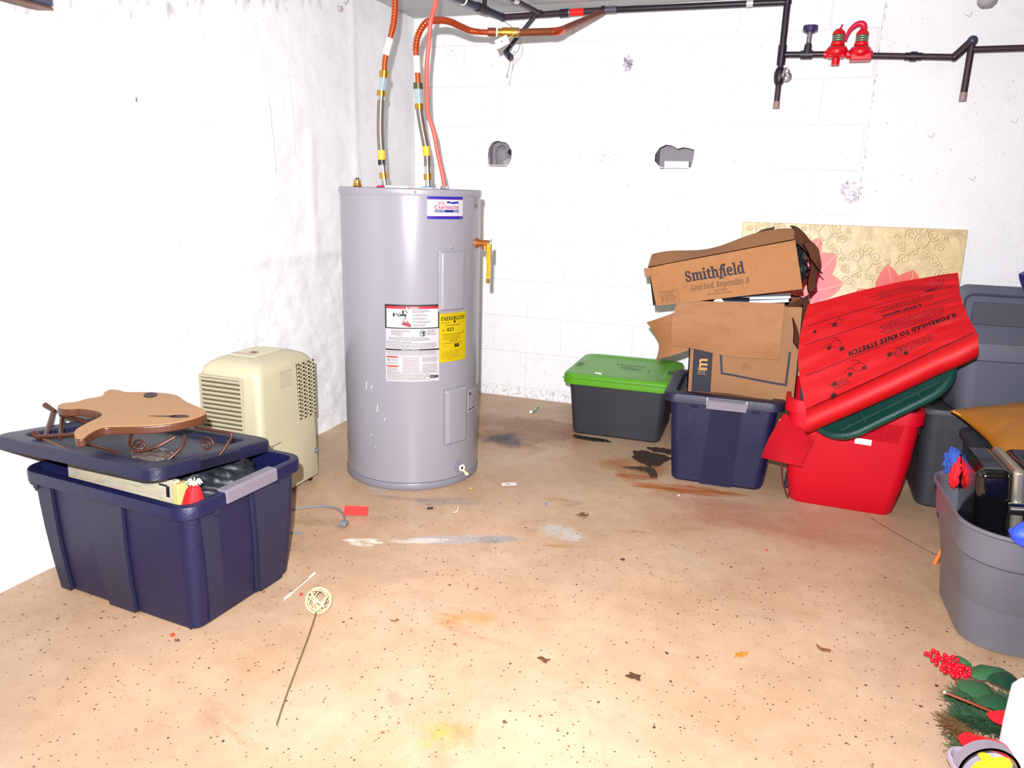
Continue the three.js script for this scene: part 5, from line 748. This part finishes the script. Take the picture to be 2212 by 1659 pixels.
{
  const g = thing('suitcase', 'glossy black hard suitcase with a steel band standing in the light grey tote', 'suitcase', [2.7, 0.035, 1.61], -0.03);
  const sh = mat(0x08070a, 0.14, { clearcoat: 0.6, clearcoatRoughness: 0.06 });
  part('shell', rbox(0.085, 0.43, 0.27, 0.024, -0.055, 0.215, 0, 4), sh, g); part('shell', rbox(0.18, 0.43, 0.27, 0.024, 0.103, 0.215, 0, 4), sh, g);
  part('steel_band', rbox(0.03, 0.434, 0.274, 0.012, 0, 0.215, 0, 3), mat(0xc9c2ae, 0.25, { metalness: 0.85 }), g, 'bright steel band');
  const la = part('latch', rbox(0.05, 0.034, 0.01, 0.003, 0, 0.33, 0.141), M.chrome, g); part('latch_bar', rod(V(-0.02, 0.33, 0.148), V(0.02, 0.33, 0.148), 0.0055), M.steel, la);
  g.rotation.x = -0.06; g.rotation.z = 0.1;
}
{
  const g = thing('cloth_bundle', 'crumpled red and blue cloth wedged at the back of the light grey tote', 'cloth', [2.56, 0.31, 1.48]);
  part('red_cloth', crumple(0.0, 0.055, 0.0, 0.013, 0.045, 0.03, 2.6, 0.4, 21, 18), mat(0xe81020, 0.8), g, 'red cloth'); part('blue_cloth', crumple(-0.006, 0.085, -0.03, 0.022, 0.04, 0.035, 2.6, 0.4, 27, 18), mat(0x2a4a9a, 0.8), g, 'blue cloth');
}
{
  const g = thing('foam_clog', 'bright blue foam clog on the front rim of the light grey tote', 'shoe', [2.7, 0.362, 1.895], 0.45);
  const geo = new THREE.SphereGeometry(1, 36, 24), p = geo.attributes.position; for (let i = 0; i < p.count; i++) { const x = p.getX(i), y = p.getY(i), z = p.getZ(i); p.setXYZ(i, x * (0.105 - 0.02 * z), Math.max(-0.3, y) * 0.045 + 0.014, z * 0.055 * (1 + 0.15 * x)); } geo.computeVertexNormals();
  const bl = mat(0x2f4fd8, 0.5); part('upper', geo, bl, g); for (const [x, z] of [[-0.03, 0.025], [0.0, 0.03], [0.03, 0.026], [-0.015, 0.01], [0.018, 0.01]]) part('vent_hole', rod(V(x, 0.03, z), V(x, 0.06 - Math.abs(z) * 0.25, z), 0.005), mat(0xb8c0e8, 0.6), g); part('sole', loft([[-0.004, 0.2, 0.1, 0.045], [0.012, 0.212, 0.112, 0.05], [0.014, 0.2, 0.1, 0.045]], 0.5), bl, g);
}
single('orange_scrap', sheet(patch([2.6, 0.13, 1.28], [2.64, 0.15, 1.24], [2.585, 0.0, 1.34], [2.62, 0.0, 1.3], (u, v) => [0.01 * Math.sin(v * 4), 0, 0.01 * Math.sin(u * 5)]), 8, 12, 0.003), mat(0xc86a1c, 0.7), 'orange card scrap standing behind the light grey tote', 'scrap');

// ------------------------------------------------------------------ Christmas greenery in the right foreground corner
{
  const g = thing('holly_spray', 'artificial evergreen spray with glossy leaves and red berries on the floor', 'decoration', [2.5, 0, 2.12], 0, true);
  const bark = mat(0x5a2a18, 0.6), lf = [mat(0x1f4a2c, 0.3), mat(0x2f5a36, 0.3), mat(0x163a26, 0.28)];
  part('stem', tube([[2.5, 0.05, 2.08], [2.54, 0.06, 2.09], [2.6, 0.05, 2.13], [2.68, 0.03, 2.18]], 0.004, 30, 8), bark, g); part('stem', tube([[2.452, 0.09, 2.215], [2.5, 0.085, 2.225], [2.56, 0.075, 2.235], [2.64, 0.06, 2.25]], (t) => 0.0035 + 0.002 * t, 30, 8), mat(0x6a2a12, 0.35), g, 'cut twig with a pale end');
  part('twig_end', rod(V(2.448, 0.0905, 2.214), V(2.453, 0.0898, 2.2152), 0.0035), mat(0xe8c890, 0.6), g);
  const needles = (n, cx, cy, cz, R, dir) => { const l = []; for (let i = 0; i < n; i++) { const t = rnd(), q = V(cx + dir[0] * t, cy + dir[1] * t + rr(-0.01, 0.01), cz + dir[2] * t), a = rnd() * 6.283, b = rr(-0.5, 0.9), L = rr(0.5, 1) * R; const e = q.clone().add(V(Math.cos(a) * Math.cos(b) * L, Math.abs(Math.sin(b)) * L * 0.5, Math.sin(a) * Math.cos(b) * L)); if (e.y < 0.003) e.y = 0.003; const c = new THREE.CylinderGeometry(0.0006, 0.0013, q.distanceTo(e), 3, 1, true); l.push(along(c, q, e)); } return join(l); };
  const n1 = part('pine_needles', needles(2000, 2.5, 0.03, 2.2, 0.055, [0.14, 0.01, 0.02]), mat(0x2c5030, 0.6), g, 'dense green needles'); n1.userData.kind = 'stuff';
  const n2 = part('pine_needles', needles(1300, 2.5, 0.03, 2.14, 0.05, [0.12, 0.02, 0.0]), mat(0x365c3a, 0.6), g); n2.userData.kind = 'stuff';
  const n3 = part('pine_needles', needles(900, 2.48, 0.02, 2.3, 0.05, [0.1, 0.0, 0.08]), mat(0x4a5a34, 0.6), g); n3.userData.kind = 'stuff';
  const n4 = part('pine_needles', needles(260, 2.47, 0.02, 2.22, 0.045, [0.02, 0.0, 0.03]), mat(0x6a4a24, 0.7), g, 'dry brown needle tips'); n4.userData.kind = 'stuff';
  const leaf = (x, y, z, L, W, turn, tip, m) => { const geo = sheet((u, v) => { const t = v, a = (u - 0.5) * 2, w = W * Math.sin(Math.PI * Math.pow(t, 0.8)) * (1 + 0.18 * Math.abs(Math.sin(t * 9))); return [a * w, 0.012 * Math.sin(t * 3) - 0.008 * a * a + tip * t, t * L]; }, 10, 18, 0.0012, true); geo.rotateY(turn).translate(x, y, z); return part('leaf', geo, m, g); };
  leaf(2.53, 0.06, 2.07, 0.09, 0.025, 1.9, 0.01, lf[1]); leaf(2.55, 0.062, 2.03, 0.1, 0.03, 1.1, 0.0, lf[0]); leaf(2.56, 0.07, 2.06, 0.1, 0.034, 1.25, -0.01, lf[2]); leaf(2.5, 0.06, 2.1, 0.1, 0.035, 1.0, -0.01, lf[1]); leaf(2.52, 0.055, 2.15, 0.1, 0.03, 1.4, 0.0, lf[0]); leaf(2.49, 0.05, 2.0, 0.06, 0.014, 1.2, 0.01, lf[1]);
  const berry = new THREE.SphereGeometry(0.0056, 10, 8), bm = mat(0xe8061e, 0.22);
  const clusters = [[2.47, 0.045, 1.99, 9, 0.016], [2.49, 0.05, 2.02, 16, 0.022], [2.505, 0.055, 2.03, 16, 0.022], [2.5, 0.055, 2.055, 14, 0.02], [2.52, 0.058, 2.062, 12, 0.018], [2.512, 0.055, 2.085, 10, 0.016]];
  for (const [cx, cy, cz, n, R] of clusters) { const l = []; for (let i = 0; i < n; i++) { const y = 1 - 2 * (i + 0.5) / n, r = Math.sqrt(1 - y * y), a = i * 2.4; l.push(berry.clone().translate(cx + r * Math.cos(a) * R, cy + y * R * 0.7, cz + r * Math.sin(a) * R)); } part('berry_cluster', l, bm, g).userData.kind = 'stuff'; }
  const rp = mat(0xe0081c, 0.6, { sheen: 1, sheenColor: new THREE.Color(0xff3030) }); const pet = (x, y, z, L, W, turn) => part('red_petal', sheet((u, v) => { const a = (u - 0.5) * 2, w = W * Math.sin(Math.PI * Math.pow(v, 0.7)); return [a * w, 0.01 * Math.sin(v * 3) - 0.006 * a * a, v * L]; }, 8, 12, 0.0015, true).rotateY(turn).translate(x, y, z), rp, g, 'red cloth petal');
  pet(2.5, 0.06, 2.3, 0.1, 0.035, 0.5); pet(2.53, 0.08, 2.24, 0.09, 0.03, 1.2); pet(2.49, 0.05, 2.28, 0.11, 0.03, 0.1);
}
{
  const g = thing('white_jug', 'white plastic jug cut by the lower right frame edge', 'jug', [2.645, 0, 2.32], 0.3);
  part('jug_body', loft([[0.004, 0.15, 0.13, 0.03], [0, 0.15, 0.13, 0.03], [0.012, 0.18, 0.16, 0.04], [0.11, 0.182, 0.162, 0.04], [0.185, 0.18, 0.16, 0.04], [0.2, 0.165, 0.145, 0.04], [0.208, 0.11, 0.1, 0.035], [0.211, 0.05, 0.05, 0.024], [0.222, 0.046, 0.046, 0.022]], 0.9, 8), mat(0xfafaff, 0.35), g); part('jug_cap', lathe([[0, 0.218], [0.026, 0.218], [0.026, 0.238], [0.022, 0.242], [0, 0.242]], 24), M.white, g);
  part('jug_handle', tube([[0.07, 0.165, 0], [0.1, 0.15, 0], [0.105, 0.1, 0], [0.085, 0.06, 0]], 0.012, 24, 10), mat(0xfafaff, 0.35), g);
}
{
  const g = thing('basket', 'lilac-grey plastic basket with arched handle at the bottom right corner', 'basket', [2.488, 0, 2.432], 0.2);
  const lm = plastic(0xa89aa8, 0.4); part('bowl', tub(0.09, 0.09, 0.11, 0.11, 0.08, 0.03, 0.006, 0.01, 0.003), lm, g);
  part('arched_handle', sheet((u, v) => { const a = lerp(Math.PI, 0, u); return [Math.cos(a) * 0.055, 0.075 + Math.sin(a) * 0.06, lerp(-0.012, 0.012, v)]; }, 30, 4, 0.005), lm, g);
}
single('yellow_flower', [0, 1, 2, 3, 4].map((i) => sheet((u, v) => { const a = (u - 0.5) * 2; return [a * 0.016 * Math.sin(Math.PI * Math.pow(v, 0.7)), 0.01 * Math.sin(v * 2.5), v * 0.05]; }, 6, 8, 0.0012, true).rotateY(i * 1.256).translate(2.505, 0.08, 2.432)), mat(0xf2e21a, 0.6), 'yellow artificial flower in the lilac-grey basket', 'flower');

// ------------------------------------------------------------------ small things on the floor
{
  const g = thing('power_cord', 'grey power cord with plug and bright red warning tag on the floor', 'cord', [0.6, 0, 1.78], 0, true);
  part('cable', tube([[0.34, 0.03, 1.85], [0.38, 0.006, 1.84], [0.44, 0.005, 1.79], [0.5, 0.005, 1.745], [0.56, 0.005, 1.74], [0.605, 0.005, 1.765], [0.635, 0.005, 1.8], [0.652, 0.006, 1.83]], 0.0036, 70, 8), M.grey, g); part('plug', [rbox(0.026, 0.018, 0.03, 0.006, 0.664, 0.012, 1.85), rod(V(0.654, 0.012, 1.862), V(0.648, 0.012, 1.882), 0.002), rod(V(0.668, 0.012, 1.866), V(0.664, 0.012, 1.886), 0.002)], M.grey, g);
  part('warning_tag', rbox(0.085, 0.034, 0.0012, 0.0005).rotateX(-0.7).rotateZ(-0.05).rotateY(0.42).translate(0.655, 0.018, 1.755), M.tagRed, g, 'bright red paper tag');
}
{
  const g = thing('rattan_ball_pick', 'woven cream rattan ball on a long thin stick lying on the floor', 'decoration', [0.895, 0, 2.345], 0, true);
  const c = V(0.897, 0.036, 2.345), R = 0.034, list = []; for (let i = 0; i < 13; i++) { const ax = V(rr(-1, 1), rr(-1, 1), rr(-1, 1)).normalize(), q = new THREE.Quaternion().setFromUnitVectors(V(0, 0, 1), ax), off = rr(-0.4, 0.4) * R, r = Math.sqrt(R * R - off * off); list.push(new THREE.TorusGeometry(r * rr(0.95, 1.05), 0.0019, 6, 30).translate(0, 0, off).applyQuaternion(q).translate(c.x, c.y, c.z)); }
  part('woven_ball', list, mat(0xcbb98a, 0.7), g).userData.kind = 'stuff'; part('stick', tube([[0.905, 0.02, 2.365], [0.93, 0.01, 2.425], [0.99, 0.005, 2.57], [1.04, 0.004, 2.69], [1.073, 0.003, 2.763]], 0.0022, 30, 6), mat(0x6a5a3a, 0.7), g);
}
{ const g = thing('cotton_swab', 'long white cotton swab lying between the left tote and the rattan ball', 'swab', [0.77, 0, 2.25], 0, true); part('shaft', rod(V(0.772, 0.003, 2.325), V(0.766, 0.003, 2.175), 0.0018), mat(0xe8e4d8, 0.6), g); part('swab_tip', rod(V(0.772, 0.0045, 2.328), V(0.771, 0.0045, 2.298), 0.0038, 0.0034), M.white, g); part('swab_tip', rod(V(0.766, 0.0045, 2.2), V(0.765, 0.0045, 2.172), 0.0034, 0.0038), M.white, g); }
single('paper_card', rbox(0.06, 0.001, 0.032, 0.0004).rotateY(0.5).translate(1.063, 0.003, 1.262), mat(0xffffff, 0.6, { map: canvas(128, 64, (x, w, h) => { x.fillStyle = '#e6dcd6'; x.fillRect(0, 0, w, h); x.fillStyle = '#b8a8a6'; x.fillRect(30, 18, 44, 28); }) }), 'small pale printed card on the floor to the right of the heater', 'card');
{ const g = thing('toy_tube', 'small green and white tube on the floor near the back wall', 'tube', [0.823, 0, 0.245], 0, true); part('barrel', rod(V(0.826, 0.007, 0.27), V(0.83, 0.007, 0.2), 0.006), mat(0x9ac0a0, 0.4), g); part('cap', rod(V(0.83, 0.007, 0.2), V(0.832, 0.007, 0.17), 0.004), mat(0x2a7a4a, 0.4), g); part('nub', new THREE.SphereGeometry(0.009, 12, 8).translate(0.825, 0.009, 0.278), M.white, g); }
const flake = (x, z, s, seedN, y = 0.002, curl = 0.006) => { const pts = [], n = 16; for (let i = 0; i < n; i++) { const a = i / n * 6.283, r = s * (0.7 + 0.9 * noise(Math.cos(a) * 1.7 + seedN, Math.sin(a) * 1.7, seedN)); pts.push([Math.cos(a) * r * 1.3, Math.sin(a) * r]); } const g = extr(pts, 0.0016, 0.0004).rotateX(-Math.PI / 2), p = g.attributes.position; for (let i = 0; i < p.count; i++) p.setY(i, p.getY(i) + y + curl * (0.5 + 0.5 * Math.sin(p.getX(i) * 120 + seedN)) * Math.min(1, Math.hypot(p.getX(i), p.getZ(i)) / s)); g.computeVertexNormals(); return g.translate(x, 0, z); };
const leafBits = [[1.418, 1.434, 0.022, 'dry brown leaf scrap in the middle of the floor beyond the grey patch', 0x6a4422], [1.548, 2.32, 0.016, 'dark three-cornered leaf scrap on the near floor', 0x5a3a18], [1.772, 2.303, 0.017, 'curled dark brown leaf scrap nearest the camera', 0x4a2e1a], [2.015, 2.107, 0.017, 'orange-brown leaf scrap on the right floor', 0xb8701c], [2.214, 2.0, 0.016, 'brown leaf scrap near the light grey tote', 0x7a4a2a], [1.115, 2.31, 0.008, 'tiny brown seed scrap left of the ochre stain', 0x6a4a2a], [0.64, 2.6, 0.006, 'tiny brown crumb by the foot of the left tote', 0x5a4434], [1.625, 1.722, 0.007, 'tiny dark crumb right of the grey floor patch', 0x4a2c20], [1.535, 2.569, 0.006, 'tiny brown crumb at the bottom of the picture', 0x6a4a3a]];
leafBits.forEach(([x, z, s, label, c], i) => single('leaf_scrap', flake(x, z, s, i * 3.7 + 1), mat(c, 0.7), label, 'leaf scrap', 'leaf scraps on the floor'));
const beads = [[0.614, 2.587, 0.006, 0xe04018, 'orange-red bead on the floor in front of the left tote'], [0.8, 2.29, 0.005, 0xb8301c, 'dark red bead beside the cotton swab'], [0.94, 1.37, 0.006, 0xf0a010, 'yellow bead at the right foot of the heater'], [1.26, 1.39, 0.004, 0x2a5ab8, 'tiny blue bead on the middle of the floor'], [2.06, 1.46, 0.004, 0xe0202a, 'tiny red bead in front of the red tote'], [1.72, 1.1, 0.004, 0xf2f2f2, 'tiny white bead in front of the right navy tote']];
for (const [x, z, r, c, label] of beads) single('bead', new THREE.SphereGeometry(r, 14, 10).scale(1, 0.8, 1).translate(x, r * 0.8, z), mat(c, 0.35), label, 'bead', 'loose beads on the floor');
single('grey_clip', rbox(0.042, 0.006, 0.008, 0.002).rotateY(0.3).translate(0.547, 0.003, 1.962), M.grey, 'small grey plastic clip beside the right edge of the left tote', 'clip');
single('grey_stub', rbox(0.022, 0.006, 0.01, 0.002).rotateY(0.4).translate(0.875, 0.003, 1.6), M.greyDark, 'short grey stub in front of the heater', 'stub');
single('white_shred', tube([[0.965, 0.004, 1.545], [0.972, 0.007, 1.565], [0.978, 0.004, 1.585], [0.972, 0.003, 1.6]], 0.0018, 16, 6), mat(0xe8f0d8, 0.6), 'thin white shred in front of the heater', 'shred');
// torn black and brown mats of debris stuck to the floor by the totes
const torn = (outline, y = 0.003, th = 0.003) => { const pts = []; outline.forEach((a, i) => { const b = outline[(i + 1) % outline.length]; for (let k = 0; k < 7; k++) { const t = k / 7, j = k ? 0.007 : 0; pts.push([lerp(a[0], b[0], t) + rr(-j, j), -(lerp(a[1], b[1], t) + rr(-j, j))]); } }); return extr(pts, th, 0.0005).rotateX(-Math.PI / 2).translate(0, y, 0); };
single('debris_mat', [torn([[1.455, 0.655], [1.5, 0.635], [1.6, 0.66], [1.632, 0.69], [1.6, 0.79], [1.56, 0.83], [1.505, 0.79], [1.47, 0.75]]), torn([[1.5, 0.58], [1.57, 0.56], [1.64, 0.585], [1.62, 0.63], [1.54, 0.63]])], mat(0x35231a, 0.85), 'torn dark brown mat of debris on the floor beside the right navy tote', 'debris');
single('debris_mat', torn([[1.135, 0.545], [1.25, 0.548], [1.3, 0.556], [1.33, 0.575], [1.25, 0.592], [1.16, 0.585]]), mat(0x0e0d0c, 0.9), 'black debris strip under the front edge of the green-lidded tote', 'debris');
single('debris_mat', [torn([[1.45, 0.9], [1.52, 0.865], [1.57, 0.85], [1.585, 0.875], [1.61, 0.955], [1.585, 0.96], [1.555, 0.9], [1.52, 0.895]], 0.0075)], mat(0x3a2a1a, 0.85), 'forked brown leaf litter in front of the torn debris mat', 'debris');

scene.traverse((o) => { if (o.isMesh) { o.castShadow = true; o.receiveShadow = true; } if (o.isLight) o.castShadow = true; });
renderer.render(scene, camera);
